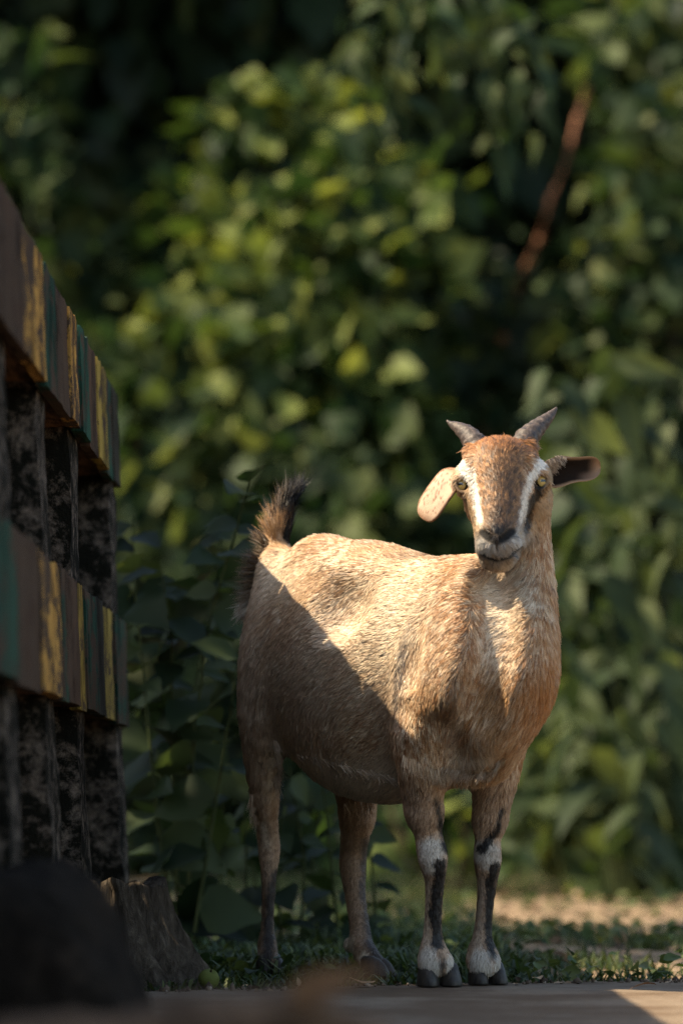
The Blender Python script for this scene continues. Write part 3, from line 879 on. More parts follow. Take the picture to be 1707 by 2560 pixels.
hd_dir += hw[:, [gi["hip"]]] * (-FWD * .9 - UP * .35 + UP * sw * .8)
for nme in ("neck",):
    hd_dir += hw[:, [gi[nme]]] * (ch_dir[nme] + sw * RGT * .7 - FWD * .25)
hd_dir += hw[:, [gi["brisket"]]] * (-UP + sw * GX * .8 + sw2 * FWD)
for nme in ("rear_thigh", "fore_arm", "off_thigh", "off_fore_arm"):
    hd_dir += hw[:, [gi[nme]]] * (-UP - FWD * .35 + sw * FWD * .8)
for nme in ("rear_shank", "off_shank", "fore_shank", "off_fore_shank", "off_dew", "udder"):
    hd_dir += hw[:, [gi[nme]]] * (-UP + sw * FWD * .5)
hd_dir += hw[:, [gi["tail"]]] * ch_dir["tail"]
lat = np.clip((hu - 1247) / 90, -1, 1)
face_up = np.stack([lat * .9, np.full(NH, .55), np.full(NH, .75)], 1)
face_dn = np.stack([lat * .25, np.full(NH, .5), np.full(NH, -.8)], 1)
fd = np.where((hv < 1335)[:, None] & (np.abs(lat) < .62)[:, None], face_up, face_dn)
hd_dir += hw[:, [gi["head"]]] * (fd + sw2 * .5)
ln = np.full(NH, .0150)
wl = lambda *k: np.clip(sum(hw[:, gi[x]] for x in k), 0, 1)
leg_w = wl("rear_shank", "off_shank", "fore_shank", "off_fore_shank", "off_dew", "udder")
ln = ln * (1 - leg_w) + .0055 * leg_w
ln = ln * (1 - wl("head")) + .0095 * wl("head")
ln = ln + .004 * wl('head') * sstep(1150, 1125, hv)
ln = ln + .006 * wl("neck", "brisket") + .004 * wl("rear_thigh")
ln = ln + .010 * wl("trunk") * sstep(.5, .9, -hn[:, 2])
ln = np.where(hv > 2380, ln + .005 * leg_w, ln)
strands, SL, tuft = grow(hp, hn, hd_dir, ln, np.where(wl('head') > .5, .34 + .2 * sstep(1160, 1120, hv), .22), .35, 3, .0050, .6)
tf = rng.uniform(0, 1, tuft.max() + 1)[tuft] * .75 + rng.uniform(0, 1, NH) * .25
hcol = hide_colour(hp, hn, hw, tf)
hcol *= rng.uniform(.72, 1.15, (NH, 1))
hcol = np.where(rng.uniform(0, 1, (NH, 1)) < .05, hcol * .35, hcol)
hcol = np.clip(hcol, .004, .93)
rad = np.array([.00042, .00040, .00030, .00008])[None] * rng.uniform(.7, 1.2, (NH, 1))
jit = rng.normal(0, .22, (NH, 3))
under(hair_object("coat", strands, rad, hcol, unit(hn + jit), goat))

# ---- long hair: tail brush, rump fringe, belly and leg feathers, neck
def fringe(name, pts_spec, seed):
    """pts_spec: (root point, direction, length, spread, number, colour a, colour b)"""
    r = np.random.default_rng(seed)
    S, R, C, Q = [], [], [], []
    for p, d, L, sp, n, ca, cb in pts_spec:
        p = np.asarray(p) + r.normal(0, sp * .35, (n, 3)) * .02
        dd = unit(np.asarray(d) + r.normal(0, .12, (n, 3)))
        l = L * r.uniform(.5, 1.15, n)
        bend = r.normal(0, .18, (n, 3))
        t = np.linspace(0, 1, 5)
        S.append(p[:, None] + dd[:, None] * (l[:, None] * t)[..., None] + bend[:, None] * (l[:, None] * t * t)[..., None] * .6)
        R.append(np.array([.00038, .00036, .0003, .00022, .00006])[None] * r.uniform(.7, 1.2, (n, 1)))
        m = r.uniform(0, 1, (n, 1)) ** 1.5
        Q.append(unit(np.array([-.45, -.75, .45]) + r.normal(0, .45, (n, 3))))
        C.append(np.asarray(ca) * (1 - m) + np.asarray(cb) * m)
    return under(hair_object(name, np.concatenate(S), np.concatenate(R), np.clip(np.concatenate(C), .004, .9), np.concatenate(Q), goat))

BRN, ORG = (.15, .085, .04), (.32, .165, .07)
tail_spec = []
tpts = [((694, 1385), (-.75, .1, .15), .032, BRN, (.02, .015, .01)), ((680, 1370), (-.65, .1, .55), .034, BRN, (.02, .015, .01)), ((686, 1345), (-.45, .1, .85), .036, ORG, BRN),
        ((692, 1325), (-.2, .1, 1), .038, ORG, (.02, .015, .01)), ((698, 1305), (.1, .05, 1), .045, (.05, .03, .02), BRN), ((704, 1290), (.25, 0, 1), .05, BLACK, (.06, .04, .02)),
        ((712, 1275), (.38, 0, 1), .048, BLACK, (.03, .02, .015)), ((722, 1262), (.5, 0, .9), .045, BLACK, (.02, .02, .02)), ((716, 1300), (.2, 0, 1), .045, BLACK, BLACK), ((716, 1330), (.12, 0, 1), .04, BLACK, (.04, .02, .01)),
        ((712, 1355), (.1, 0, 1), .034, (.03, .02, .01), BLACK), ((700, 1345), (.05, -.1, 1), .036, ORG, (.45, .26, .12)), ((690, 1365), (-.15, -.2, .9), .034, ORG, (.45, .26, .12))]
for (x, y), d, L, ca, cb in tpts:
    tail_spec.append((P(x, y, 6.325), d, L * 1.1, .42, 330, ca, cb))
fringe("tail_hair", tail_spec, 11)
rump_spec = []
rump_pts = [((668, 1400), (-.85, .1, .25), .034, BRN, (.03, .02, .015)), ((662, 1430), (-.9, .1, .0), .034, BRN, (.03, .02, .015)), ((652, 1460), (-.85, .1, -.2), .032, (.15, .10, .06), BRN),
                             ((642, 1490), (-.7, .1, -.45), .032, (.25, .18, .12), BRN), ((636, 1510), (-.6, .1, -.7), .03, (.5, .42, .33), (.6, .5, .4)), ((640, 1500), (-.65, .1, -.65), .034, (.55, .47, .38), (.4, .3, .2))]
for k in range(26):
    t = k / 25 * (len(rump_pts) - 1.001); i = int(t); f = t - i
    (xa, ya), da, La, ca, cb = rump_pts[i]; (xb, yb), db, Lb, cc, cd = rump_pts[i + 1]
    mix = lambda p_, q_: np.asarray(p_, float) * (1 - f) + np.asarray(q_, float) * f
    rump_spec.append((P(xa + (xb - xa) * f, ya + (yb - ya) * f, 6.31), mix(da, db), (La + (Lb - La) * f) * 1.2, .5, 62, mix(ca, cc), mix(cb, cd)))
fringe("rump_hair", rump_spec, 12)
belly_spec = []
for p in EDGE_PTS["belly"]:
    if p is not None: belly_spec.append((p, (.62, -.2, -.6 + .2 * random.random()), .014 + .014 * random.random(), .30, random.randint(8, 26), (.45, .34, .25), (.66, .53, .41)))
for p in EDGE_PTS["thigh"]:
    if p is not None: belly_spec.append((p, (.2, -.2, -1), .030, .25, 50, (.55, .42, .31), (.38, .26, .17)))
for x, y, L in [(622, 1990, .026), (628, 2020, .026), (632, 2040, .024)]:
    belly_spec.append((P(x + 6, y, 6.30), (-.1, -.1, -1), L, .25, 40, (.40, .28, .18), (.3, .2, .13)))
for p in EDGE_PTS["brisket"]:
    if p is not None: belly_spec.append((p, (-.35, -.3, -.75), .022, .25, 34, (.62, .48, .35), (.38, .22, .11)))
for p in EDGE_PTS["elbow"]:
    if p is not None: belly_spec.append((p, (.1, -.3, -1), .026, .25, 30, (.60, .45, .30), (.34, .19, .09)))
for x in range(865, 935, 10):
    belly_spec.append((P(x, 2008, 6.19), (.1, -.1, -1), .022, .35, 14, (.4, .28, .18), (.3, .2, .12)))
fringe("belly_hair", belly_spec, 13)

# ---- horns
horn_mat, nt, bs, _ = new_mat("horn"); bs.inputs["Specular IOR Level"].default_value = .35
co = objco(nt)
nt.links.new(ramp(nt, noise(nt, 160, 5, .65, co), [(.3, (.018, .013, .011)), (.5, (.05, .036, .03)), (.75, (.15, .11, .088))]), bs.inputs["Base Color"])
bs.inputs["Roughness"].default_value = .55
bump(nt, bs, noise(nt, 260, 4, .6, co), .5, .002)
def tube(pts, radii, seg=18, ring=None):
    pts = np.array(pts); n = len(pts)
    tan = unit(np.gradient(pts, axis=0))
    side = np.cross(tan, [0, 1, 0.2]); side = unit(side)
    thr = np.cross(tan, side)
    an = np.linspace(0, 2 * np.pi, seg, endpoint=False)
    V = pts[:, None] + (np.cos(an)[None, :, None] * side[:, None] + np.sin(an)[None, :, None] * thr[:, None]) * np.asarray(radii)[:, None, None]
    if ring is not None: V = ring(V, pts)
    V = V.reshape(-1, 3)
    F = []
    for i in range(n - 1):
        for j in range(seg):
            F.append((i * seg + j, i * seg + (j + 1) % seg, (i + 1) * seg + (j + 1) % seg, (i + 1) * seg + j))
    caps = [np.array([list(range(seg))[::-1]]), np.array([[(n - 1) * seg + j for j in range(seg)]])]
    return V, [np.array(F)] + caps
def cat(pts, n):
    p = np.array(pts, float); out = []
    m = len(p) - 1
    for s in np.linspace(0, m, n):
        i = min(int(s), m - 1); t = s - i
        p0, p1, p2, p3 = p[max(i - 1, 0)], p[i], p[i + 1], p[min(i + 2, m)]
        out.append(.5 * (2 * p1 + (p2 - p0) * t + (2 * p0 - 5 * p1 + 4 * p2 - p3) * t * t + (3 * p1 - p0 - 3 * p2 + p3) * t ** 3))
    return np.array(out)
for spec in ([(1200, 1140, 5.772, .0185), (1188, 1112, 5.780, .0182), (1167, 1085, 5.795, .0138), (1143, 1068, 5.810, .0086), (1127, 1060, 5.818, .0048), (1117, 1051, 5.822, .0012)],
             [(1300, 1130, 5.776, .0185), (1312, 1101, 5.784, .0184), (1336, 1075, 5.800, .0148), (1362, 1051, 5.812, .0100), (1380, 1033, 5.820, .0058), (1391, 1018, 5.824, .0014)]):
    q_ = cat([np.r_[P(a_, b_, c_), r_] for a_, b_, c_, r_ in spec], 46)
    t_ = np.linspace(0, 1, 46)
    rr = q_[:, 3] * (1 + .07 * np.sin(t_ * 60) * (1 - t_) + .03 * np.sin(t_ * 140 + 1) * (1 - t_))
    V, F = tube(q_[:, :3], rr, 20)
    V = V + (noise3(V, 180, 9)[:, None] - .5) * .0012
    under(link("horn", np_mesh("horn", V, F, horn_mat)))

# ---- ears
ear_mat, nt, bs, _ = new_mat("ear_skin")
at = N(nt, "ShaderNodeAttribute", attribute_name="Col")
nt.links.new(at.outputs[0], bs.inputs["Base Color"])
bs.inputs["Roughness"].default_value = .75
bs.inputs["Subsurface Weight"].default_value = .0
bs.inputs["Subsurface Radius"].default_value = (.006, .002, .001)
bump(nt, bs, noise(nt, 380, 3, .7), .4, .002)
def ear(mid, halfw, wdir, face, cup, colf, nu=40, nv=24, thick=.0026, roll=None):
    """mid: polyline of the ear's midrib; halfw along it; wdir the way across; face the way the visible side looks; cup > 0 lifts the edges towards it"""
    m = cat(mid, nu); hw_ = np.interp(np.linspace(0, 1, nu), np.linspace(0, 1, len(halfw)), halfw)
    tt_ = np.linspace(0, 1, nu); hw_ = hw_ * np.sqrt(np.clip(1 - np.clip((tt_ - .66) / .34, 0, 1) ** 2.4, .001, 1))
    wd = unit(np.asarray(wdir, float)); fc = unit(np.asarray(face, float))
    vv_ = np.linspace(-1, 1, nv)
    G = m[:, None] + wd * (hw_[:, None] * vv_)[..., None] + fc * (cup * hw_[:, None] * (vv_ ** 2)[None])[..., None]
    if roll is not None: G = G + roll(np.linspace(0, 1, nu)[:, None], vv_[None], hw_[:, None])
    G += ((noise3(G.reshape(-1, 3), 90, 4) - .5) * .0012).reshape(nu, nv, 1) * fc
    front = G + fc * thick * .5; back = G - fc * thick * .5
    V = np.concatenate([front.reshape(-1, 3), back.reshape(-1, 3)])
    idx = np.arange(nu * nv).reshape(nu, nv); o_ = nu * nv
    f1 = np.stack([idx[:-1, :-1], idx[:-1, 1:], idx[1:, 1:], idx[1:, :-1]], -1).reshape(-1, 4)
    f2 = f1[:, ::-1] + o_
    rim = np.concatenate([idx[0, :], idx[1:, -1], idx[-1, -2::-1], idx[-2:0:-1, 0]])
    nx = np.roll(rim, -1)
    f3 = np.stack([rim, rim + o_, nx + o_, nx], 1)
    cu = np.repeat(np.linspace(0, 1, nu), nv); cv = np.tile(vv_, nu)
    C = np.concatenate([colf(V[:o_], cu, cv, True), colf(V[o_:], cu, cv, False)])
    me = np_mesh("ear", V, np.concatenate([f1, f2, f3]), ear_mat, True, C)
    under(link("ear", me))
    return G, fc, cu, cv, C[:o_]
def col_outer(V, u_, v_, front):
    sp = noise3(V, 420, 8); b_ = noise3(V, 90, 3)
    c = np.tile(np.array([.52, .37, .27]), (len(V), 1)) * (.8 + .3 * b_)[:, None]
    rust = sstep(.35, .05, u_)[:, None]; c = c * (1 - .6 * rust) + np.array([.30, .14, .06]) * .6 * rust
    edge = sstep(.82, .98, np.maximum(np.abs(v_), u_))[:, None]; c = c * (1 - .75 * edge) + np.array([.16, .07, .035]) * .75 * edge
    k = sstep(.66, .76, sp)[:, None] * .75; c = c * (1 - k) + np.array([.12, .05, .03]) * k
    return c if front else c * .5
def col_inner(V, u_, v_, front):
    c = np.tile(np.array([.018, .012, .009]), (len(V), 1))  # near-black ear hollow, its shade put into the skin colour
    edge = sstep(.72, .95, np.maximum(np.abs(v_), u_ - .02))[:, None]
    c = c * (1 - edge) + np.array([.34, .20, .12]) * edge
    lo = (sstep(.55, .8, u_) * sstep(.0, .6, v_))[:, None]
    c = c * (1 - lo * .6) + np.array([.25, .15, .10]) * lo * .6
    return c if front else np.tile(np.array([.45, .28, .16]), (len(V), 1))
earL = ear([P(1160, 1180, 5.765), P(1128, 1190, 5.750), P(1098, 1227, 5.742), P(1072, 1266, 5.748), P(1056, 1298, 5.757)], [.013, .0205, .0240, .0255, .0255, .0255, .0255, .0250, .024], (.57, -.635, -.478), (-.52, -.74, .40), -.10, col_outer)
earR = ear([P(1350, 1188, 5.770), P(1385, 1184, 5.768), P(1425, 1178, 5.770), P(1465, 1174, 5.776), P(1500, 1170, 5.785)], [.016, .020, .0235, .0225, .0195, .0185, .0190, .019, .0165], (.0, .15, -1), (.12, -.98, .05), .55, col_inner,
           roll=lambda u_, v_, h_: np.array([0, -1.0, .0])[None, None] * (np.exp(-((u_ - .28) / .16) ** 2) * sstep(-.3, -1, v_) * .008)[..., None])
# short hair of the ears
r_ = np.random.default_rng(21)
for G, fc, cu, cv, C, L0, nn, sl in ((*earR, .008, 380, 1),):
    sel = np.arange(len(cu)) if sl is None else np.argwhere((cu > .10) & (cu + .25 * cv < .16) & (cv < .3))[:, 0]
    i_ = r_.choice(sel, nn)
    nu_, nv_ = G.shape[:2]; iu, iv = i_ // nv_, i_ % nv_
    base = G[iu, iv] + fc * .0015 + r_.normal(0, .0009, (nn, 3))
    ax_ = unit(G[-1, nv_ // 2] - G[0, nv_ // 2])
    dr = np.tile(ax_, (nn, 1)) if sl is None else unit(np.array([.55, -.25, -.75])[None] + r_.normal(0, .2, (nn, 3)))
    st, _, tuf = grow(base, np.tile(fc, (nn, 1)), dr, np.full(nn, L0), .22, .4, 5, .003, .2)
    cc = C[i_] * r_.uniform(.7, 1.2, (nn, 1)) if sl is None else np.tile([[.42, .32, .24]], (nn, 1)) * r_.uniform(.6, 1.1, (nn, 1))
    under(hair_object("ear_hair", st, np.array([.00035, .0003, .00025, .00008])[None] * np.ones((nn, 1)), np.clip(cc, .004, .9), unit(fc + r_.normal(0, .25, (nn, 3))), goat))

# ---- eyes
eye_mat, nt, bs, _ = new_mat("goat_eye"); bs.inputs["Specular IOR Level"].default_value = .5
tc = nt.nodes.new("ShaderNodeTexCoord"); sp = nt.nodes.new("ShaderNodeSeparateXYZ")
nt.links.new(tc.outputs["Object"], sp.inputs[0])
def M(op, a_, b_=None, c_=None):
    m_ = nt.nodes.new("ShaderNodeMath"); m_.operation = op
    for i, v_ in enumerate((a_, b_, c_)):
        if v_ is None: continue
        if isinstance(v_, (int, float)): m_.inputs[i].default_value = v_
        else: nt.links.new(v_, m_.inputs[i])
    return m_.outputs[0]
ER = .0118
rad2 = M('SQRT', M('ADD', M('POWER', sp.outputs[0], 2.0), M('POWER', sp.outputs[1], 2.0)))
iris = M('LESS_THAN', rad2, .0088)
pup = M('MULTIPLY', M('LESS_THAN', M('ABSOLUTE', sp.outputs[0]), .0050), M('LESS_THAN', M('ABSOLUTE', sp.outputs[1]), .0019))
iris_c = ramp(nt, noise(nt, 300, 3), [(.3, (.42, .25, .06)), (.7, (.66, .45, .15))])
c1 = mixc(nt, iris, (.02, .014, .010), iris_c)
nt.links.new(mixc(nt, pup, c1, (.004, .004, .004)), bs.inputs["Base Color"])
bs.inputs["Roughness"].default_value = .06
bs.inputs["Coat Weight"].default_value = .6
for c_, nrm in EYES:
    bm = bmesh.new(); bmesh.ops.create_uvsphere(bm, u_segments=32, v_segments=20, radius=ER)
    e_ = link("eye", bm_mesh("eye", bm, eye_mat, True), goat)
    z_ = Vector(nrm).normalized(); y_ = Vector((0, 0, 1)); x_ = y_.cross(z_).normalized(); y_ = z_.cross(x_)
    mw = Matrix((x_, y_, z_)).transposed().to_4x4(); mw.translation = Vector(c_) + Vector(nrm) * .0012 + Vector((0, .0042, 0))
    e_.matrix_parent_inverse = Matrix.Translation(-goat.location); e_.matrix_basis = mw

# ---- hooves
hoof_mat, nt, bs, _ = new_mat("hoof"); bs.inputs["Specular IOR Level"].default_value = .3
co = objco(nt, (1, 1, .35))
nt.links.new(ramp(nt, noise(nt, 140, 4, .6, co), [(.3, (.010, .009, .008)), (.7, (.045, .037, .03))]), bs.inputs["Base Color"])
bs.inputs["Roughness"].default_value = .5
bump(nt, bs, noise(nt, 200, 3, .6, co), .5, .002)
def hoof(cx, d, ang, spread, hw_, hl_, h_=.034, back=.0):
    f_ = np.array([math.cos(ang), math.sin(ang), 0]); s_ = np.array([-math.sin(ang), math.cos(ang), 0])
    c0 = np.array([(cx - CX) * d / FPX, d, 0])
    Vs, Fs = [], []
    for sg in (-1, 1):
        rings = []
        for z_, k, off in ((.0015, 1.0, .005), (.004, 1.04, .005), (.012, 1.0, .003), (.022, .9, .0), (h_, .74, -.005), (h_ + .006, .4, -.008)):
            an = np.linspace(0, 2 * np.pi, 18, endpoint=False)
            rx = hl_ * k * np.cos(an); rx = np.where(rx > 0, rx * (1.05 - .15 * np.abs(np.sin(an))), rx * .85)
            ry = hw_ * k * np.sin(an)
            rings.append(c0 + f_ * (rx + off)[:, None] + s_ * (ry + sg * (spread + hw_ * .9))[:, None] + f_ * sg * 0 + np.array([0, 0, z_]))
        o_ = sum(len(x) for x in Vs)
        V = np.concatenate(rings); Vs.append(V)
        for i in range(5):
            for j in range(18):
                Fs.append((o_ + i * 18 + j, o_ + i * 18 + (j + 1) % 18, o_ + (i + 1) * 18 + (j + 1) % 18, o_ + (i + 1) * 18 + j))
    caps = [np.array([[k_ * 108 + j for j in range(18)][::-1] for k_ in (0, 1)]), np.array([[k_ * 108 + 90 + j for j in range(18)] for k_ in (0, 1)])]
    under(link("hoof", np_mesh("hoof", np.concatenate(Vs), [np.array(Fs)] + caps, hoof_mat)))
hoof(1096, 5.90, math.radians(-75), .0035, .0165, .024)
hoof(1216, 5.965, math.radians(-70), .003, .0145, .024)
hoof(674, 6.30, math.radians(-75), .002, .0115, .021, .03)
hoof(938, 6.22, math.radians(-25), .001, .0125, .025, .03)
# ------------------------------------------------------------------ plants
def leaf_mat(name, dark, mid, light, source, gloss=.6, trans=.42):
    m = bpy.data.materials.new(name); m.use_nodes = True
    nt = m.node_tree; bs = nt.nodes["Principled BSDF"]
    if source == 'object':
        v = nt.nodes.new("ShaderNodeObjectInfo").outputs["Random"]
    else:
        v = N(nt, "ShaderNodeAttribute", attribute_name="Col").outputs["Fac"]
    c = ramp(nt, v, [(0, dark), (.55, mid), (1, light)])
    vein = noise(nt, 60, 3, .6, objco(nt))
    c = mixc(nt, 1.0, c, ramp(nt, vein, [(.3, (.7, .7, .7)), (.7, (1.1, 1.1, 1.1))]), 'MULTIPLY')
    nt.links.new(c, bs.inputs["Base Color"])
    bs.inputs["Roughness"].default_value = gloss
    bs.inputs["Specular IOR Level"].default_value = .18
    tr = nt.nodes.new("ShaderNodeBsdfTranslucent")
    tc = mixc(nt, 1.0, c, (1.25, 1.2, .65), 'MULTIPLY')
    nt.links.new(tc, tr.inputs[0])
    mx = nt.nodes.new("ShaderNodeMixShader"); mx.inputs[0].default_value = trans
    nt.links.new(bs.outputs[0], mx.inputs[1]); nt.links.new(tr.outputs[0], mx.inputs[2])
    nt.links.new(mx.outputs[0], nt.nodes["Material Output"].inputs[0])
    return m

def leaf_shape(prof, fold=.18, droop=.25, wave=.0, nst=7):
    """unit leaf along +Y, face +Z: stations across a midrib"""
    s = np.linspace(0, 1, nst)
    w = np.interp(s, [p[0] for p in prof], [p[1] for p in prof])
    y = s; z = -droop * s * s
    V = []
    for k in range(nst):
        ripple = wave * math.sin(k * 2.3)
        V += [(-w[k], y[k], z[k] + fold * w[k] + ripple), (-w[k] * .5, y[k], z[k] + fold * w[k] * .35), (0, y[k], z[k]), (w[k] * .5, y[k], z[k] + fold * w[k] * .35), (w[k], y[k], z[k] + fold * w[k] - ripple)]
    F = [(k * 5 + j, k * 5 + j + 1, (k + 1) * 5 + j + 1, (k + 1) * 5 + j) for k in range(nst - 1) for j in range(4)]
    return np.array(V, float), np.array(F)
OVATE = [leaf_shape([(0, .02), (.08, .20), (.25, .40), (.45, .40), (.7, .26), (.9, .09), (1, .004)], .22, .22, .02, 8),
         leaf_shape([(0, .02), (.06, .26), (.2, .46), (.4, .44), (.65, .28), (.88, .09), (1, .004)], .15, .35, .03, 8),
         leaf_shape([(0, .02), (.1, .18), (.3, .34), (.5, .36), (.75, .22), (.92, .07), (1, .004)], .28, .12, .02, 8)]
LANCE = [leaf_shape([(0, .015), (.1, .08), (.3, .17), (.5, .18), (.75, .11), (.92, .035), (1, .003)], .30, .45, .012, 9),
         leaf_shape([(0, .015), (.1, .10), (.3, .22), (.5, .21), (.75, .12), (.92, .035), (1, .003)], .25, .7, .014, 9)]

def orient(direc, face):
    """rotation matrices (n,3,3): leaf length along direc, face towards 'face'"""
    y = direc / (np.linalg.norm(direc, axis=1)[:, None] + 1e-9)
    z = face - y * np.sum(face * y, 1)[:, None]; z /= np.linalg.norm(z, axis=1)[:, None] + 1e-9
    x = np.cross(y, z)
    return np.stack([x, y, z], -1)

def stem_part(name, pts, r0, r1, mat, parent, seg=7):
    pts = np.array(pts, float)
    V, F = tube_np(pts, np.linspace(r0, r1, len(pts)), seg)
    o = link(name, np_mesh(name, V, F, mat))
    o.parent = parent; o.matrix_parent_inverse = Matrix.Translation(-parent.location)
    return o

stem_mat, nt, bs, _ = new_mat("stem_bark")
co = objco(nt); a_ = noise(nt, 30, 5, .7, co)
nt.links.new(ramp(nt, a_, [(.35, (.018, .014, .009)), (.7, (.06, .045, .03))]), bs.inputs["Base Color"]); bs.inputs["Roughness"].default_value = .9
green_stem, nt, bs, _ = new_mat("green_stem")
nt.links.new(ramp(nt, noise(nt, 30, 4, .6, objco(nt)), [(.3, (.02, .03, .012)), (.7, (.05, .06, .025))]), bs.inputs["Base Color"]); bs.inputs["Roughness"].default_value = .6

_leaf_mesh = {}
def leaf_meshes(kind, mat):
    key = (kind, mat.name)
    if key not in _leaf_mesh:
        _leaf_mesh[key] = [np_mesh("leaf", V, F, mat) for V, F in (OVATE if kind == 'ovate' else LANCE)]
    return _leaf_mesh[key]

def foliage(parent, pos, direc, face, size, kind, mat_obj, mat_mass, n_single, seed, mass_name="foliage"):
    """the n_single leaves that show most become parts of their own, the rest one mass of leaves"""
    r = np.random.default_rng(seed)
    n = len(pos); R = orient(direc, face)
    shapes = OVATE if kind == 'ovate' else LANCE
    which = r.integers(0, len(shapes), n)
    infr = (np.abs(pos[:, 0] * FPX / pos[:, 1]) < 853) & (H_CAM + 2020 * pos[:, 1] / FPX > pos[:, 2])
    order = np.argsort(pos[:, 1] - size * .5 + (~infr) * 50)
    single = order[:n_single]; rest = order[n_single:]
    ms = leaf_meshes(kind, mat_obj)
    inv = Matrix.Translation(-parent.location)
    for i in single:
        o = link("leaf", ms[which[i]], parent)
        m = Matrix([[*(R[i][a] * size[i]), pos[i][a]] for a in range(3)] + [[0, 0, 0, 1]])
        o.matrix_parent_inverse = inv; o.matrix_basis = m
    if len(rest):
        VV, FF, CC = [], [], []; off = 0
        for k, (V, F) in enumerate(shapes):
            sel = rest[which[rest] == k]
            if not len(sel): continue
            W = np.einsum('nij,vj->nvi', R[sel] * size[sel][:, None, None], V) + pos[sel][:, None]
            FF.append((F[None] + (np.arange(len(sel)) * len(V))[:, None, None] + off).reshape(-1, 4))
            CC.append(np.repeat(r.uniform(0, 1, len(sel)), len(V)))
            VV.append(W.reshape(-1, 3)); off += W.shape[0] * W.shape[1]
        C = np.concatenate(CC)
        o = link(mass_name, np_mesh(mass_name, np.concatenate(VV), np.concatenate(FF), mat_mass, True, np.stack([C] * 3, 1)))
        o.parent = parent; o.matrix_parent_inverse = inv; o["kind"] = "stuff"

BGS = 1.5
def shrub(name, label, cat, base, clumps, per, size, kind, mats, n_single, seed, group=None, droop=.6, spread=.8, stems=True, shell=.55, stem_r=.009):
    """clumps: (px, py, d, radius m); leaves fill the clumps' outer shells; stems run from the base to them"""
    r = np.random.default_rng(seed)
    if 11 < base[1] < 13:          # the hedge stands well back
        clumps = [(a, b, c * BGS, e * BGS) for a, b, c, e in clumps]; size = size * BGS; base = (base[0] * BGS, base[1] * BGS, -.02); per = per / BGS ** 2
    root = empty(name, base, label, cat, group)
    base = np.array(base, float)
    pos, dr, fc = [], [], []
    for k, (px, py, d, rad) in enumerate(clumps):
        c = P(px, py, d)
        n = int(per * rad * rad / .04 * .8)
        v = r.normal(0, 1, (n, 3)); v /= np.linalg.norm(v, axis=1)[:, None]
        t = shell + (1 - shell) * r.uniform(0, 1, n) ** .6
        p = c + v * (rad * .88 * t)[:, None] * [1, .8, .95]
        p += (noise3(p, 5, seed)[:, None] - .5) * rad * .6
        pos.append(p)
        out = p - c; out /= np.linalg.norm(out, axis=1)[:, None] + 1e-9
        dr.append(out * .7 + np.array([0, -.25, -droop]) + r.normal(0, spread, (n, 3)))
        fc.append(out * .5 + np.array([-.15, -.35, .6]) + r.normal(0, spread, (n, 3)))
        if stems:
            b0 = base + np.array([r.normal(0, .05), r.normal(0, .05), 0]); mid = (b0 + c) / 2 + r.normal(0, .08, 3)
            tt = np.linspace(0, 1, 9)[:, None]
            stem_part("stem", b0 * (1 - tt) ** 2 + 2 * mid * tt * (1 - tt) + (c + [0, 0, rad * .3]) * tt * tt, stem_r, stem_r * .35, mats[2], root)
    pos = np.concatenate(pos); dr = np.concatenate(dr); fc = np.concatenate(fc)
    keep = pos[:, 2] > terrain(pos[:, 0], pos[:, 1]) + .03
    pos, dr, fc = pos[keep], dr[keep], fc[keep]
    sz = size * r.uniform(.45, 1.4, len(pos))
    foliage(root, pos, dr, fc, sz, kind, mats[0], mats[1], n_single, seed + 1)
    return root

LM = lambda nm, d, m, l, **k: (leaf_mat(nm, d, m, l, 'object', **k), leaf_mat(nm + "_mass", d, m, l, 'mass', **k), stem_mat)
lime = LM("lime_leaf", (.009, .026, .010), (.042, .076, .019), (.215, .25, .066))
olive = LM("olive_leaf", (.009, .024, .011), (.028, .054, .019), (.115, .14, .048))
deep = LM("deep_leaf", (.006, .014, .007), (.014, .029, .011), (.045, .062, .022))  # darker leaf colours stand in for deeper undergrowth shade
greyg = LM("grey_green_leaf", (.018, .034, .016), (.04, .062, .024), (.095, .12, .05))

# middle hedge of broad leaves
shrub("broadleaf_shrub", "sunlit yellow-green broadleaf bush rising behind the goat's back", "shrub", (0.0, 12.4, .05),
      [(640, 300, 12.6, .17), (540, 340, 12.7, .14), (760, 250, 12.8, .16), (900, 460, 12.2, .24), (1010, 520, 12.1, .20), (800, 640, 12.0, .28), (960, 720, 11.9, .24), (620, 620, 12.2, .24),
       (480, 560, 12.4, .20), (420, 660, 12.3, .2), (700, 820, 11.9, .26), (880, 900, 11.9, .24), (1050, 880, 12.1, .18), (540, 800, 12.0, .24), (720, 1020, 11.8, .26), (900, 1080, 11.8, .26), (1040, 1060, 11.9, .2)],
      95, .105, 'ovate', lime, 280, 101)
shrub("broadleaf_shrub", "lower olive-green bush between the painted fence and the goat's tail", "shrub", (-.62, 12.0, .05),
      [(250, 700, 12.4, .2), (330, 820, 12.2, .22), (250, 930, 12.0, .18), (420, 960, 11.9, .24), (340, 1080, 11.8, .22), (520, 1080, 11.8, .22), (430, 1220, 11.6, .24), (600, 1240, 11.6, .24), (340, 1300, 11.6, .2), (520, 1400, 11.5, .22)],
      90, .10, 'ovate', olive, 200, 102)
shrub("broadleaf_shrub", "mid-green bush seen between the goat's back and its hanging ear", "shrub", (.25, 11.6, .05),
      [(760, 1220, 11.6, .24), (930, 1220, 11.6, .24), (1060, 1260, 11.7, .2), (1180, 1150, 12.0, .2), (860, 1360, 11.5, .2), (1100, 1400, 11.5, .2), (1000, 1330, 11.5, .2), (1180, 1300, 11.7, .18)],
      90, .095, 'ovate', olive, 180, 103)
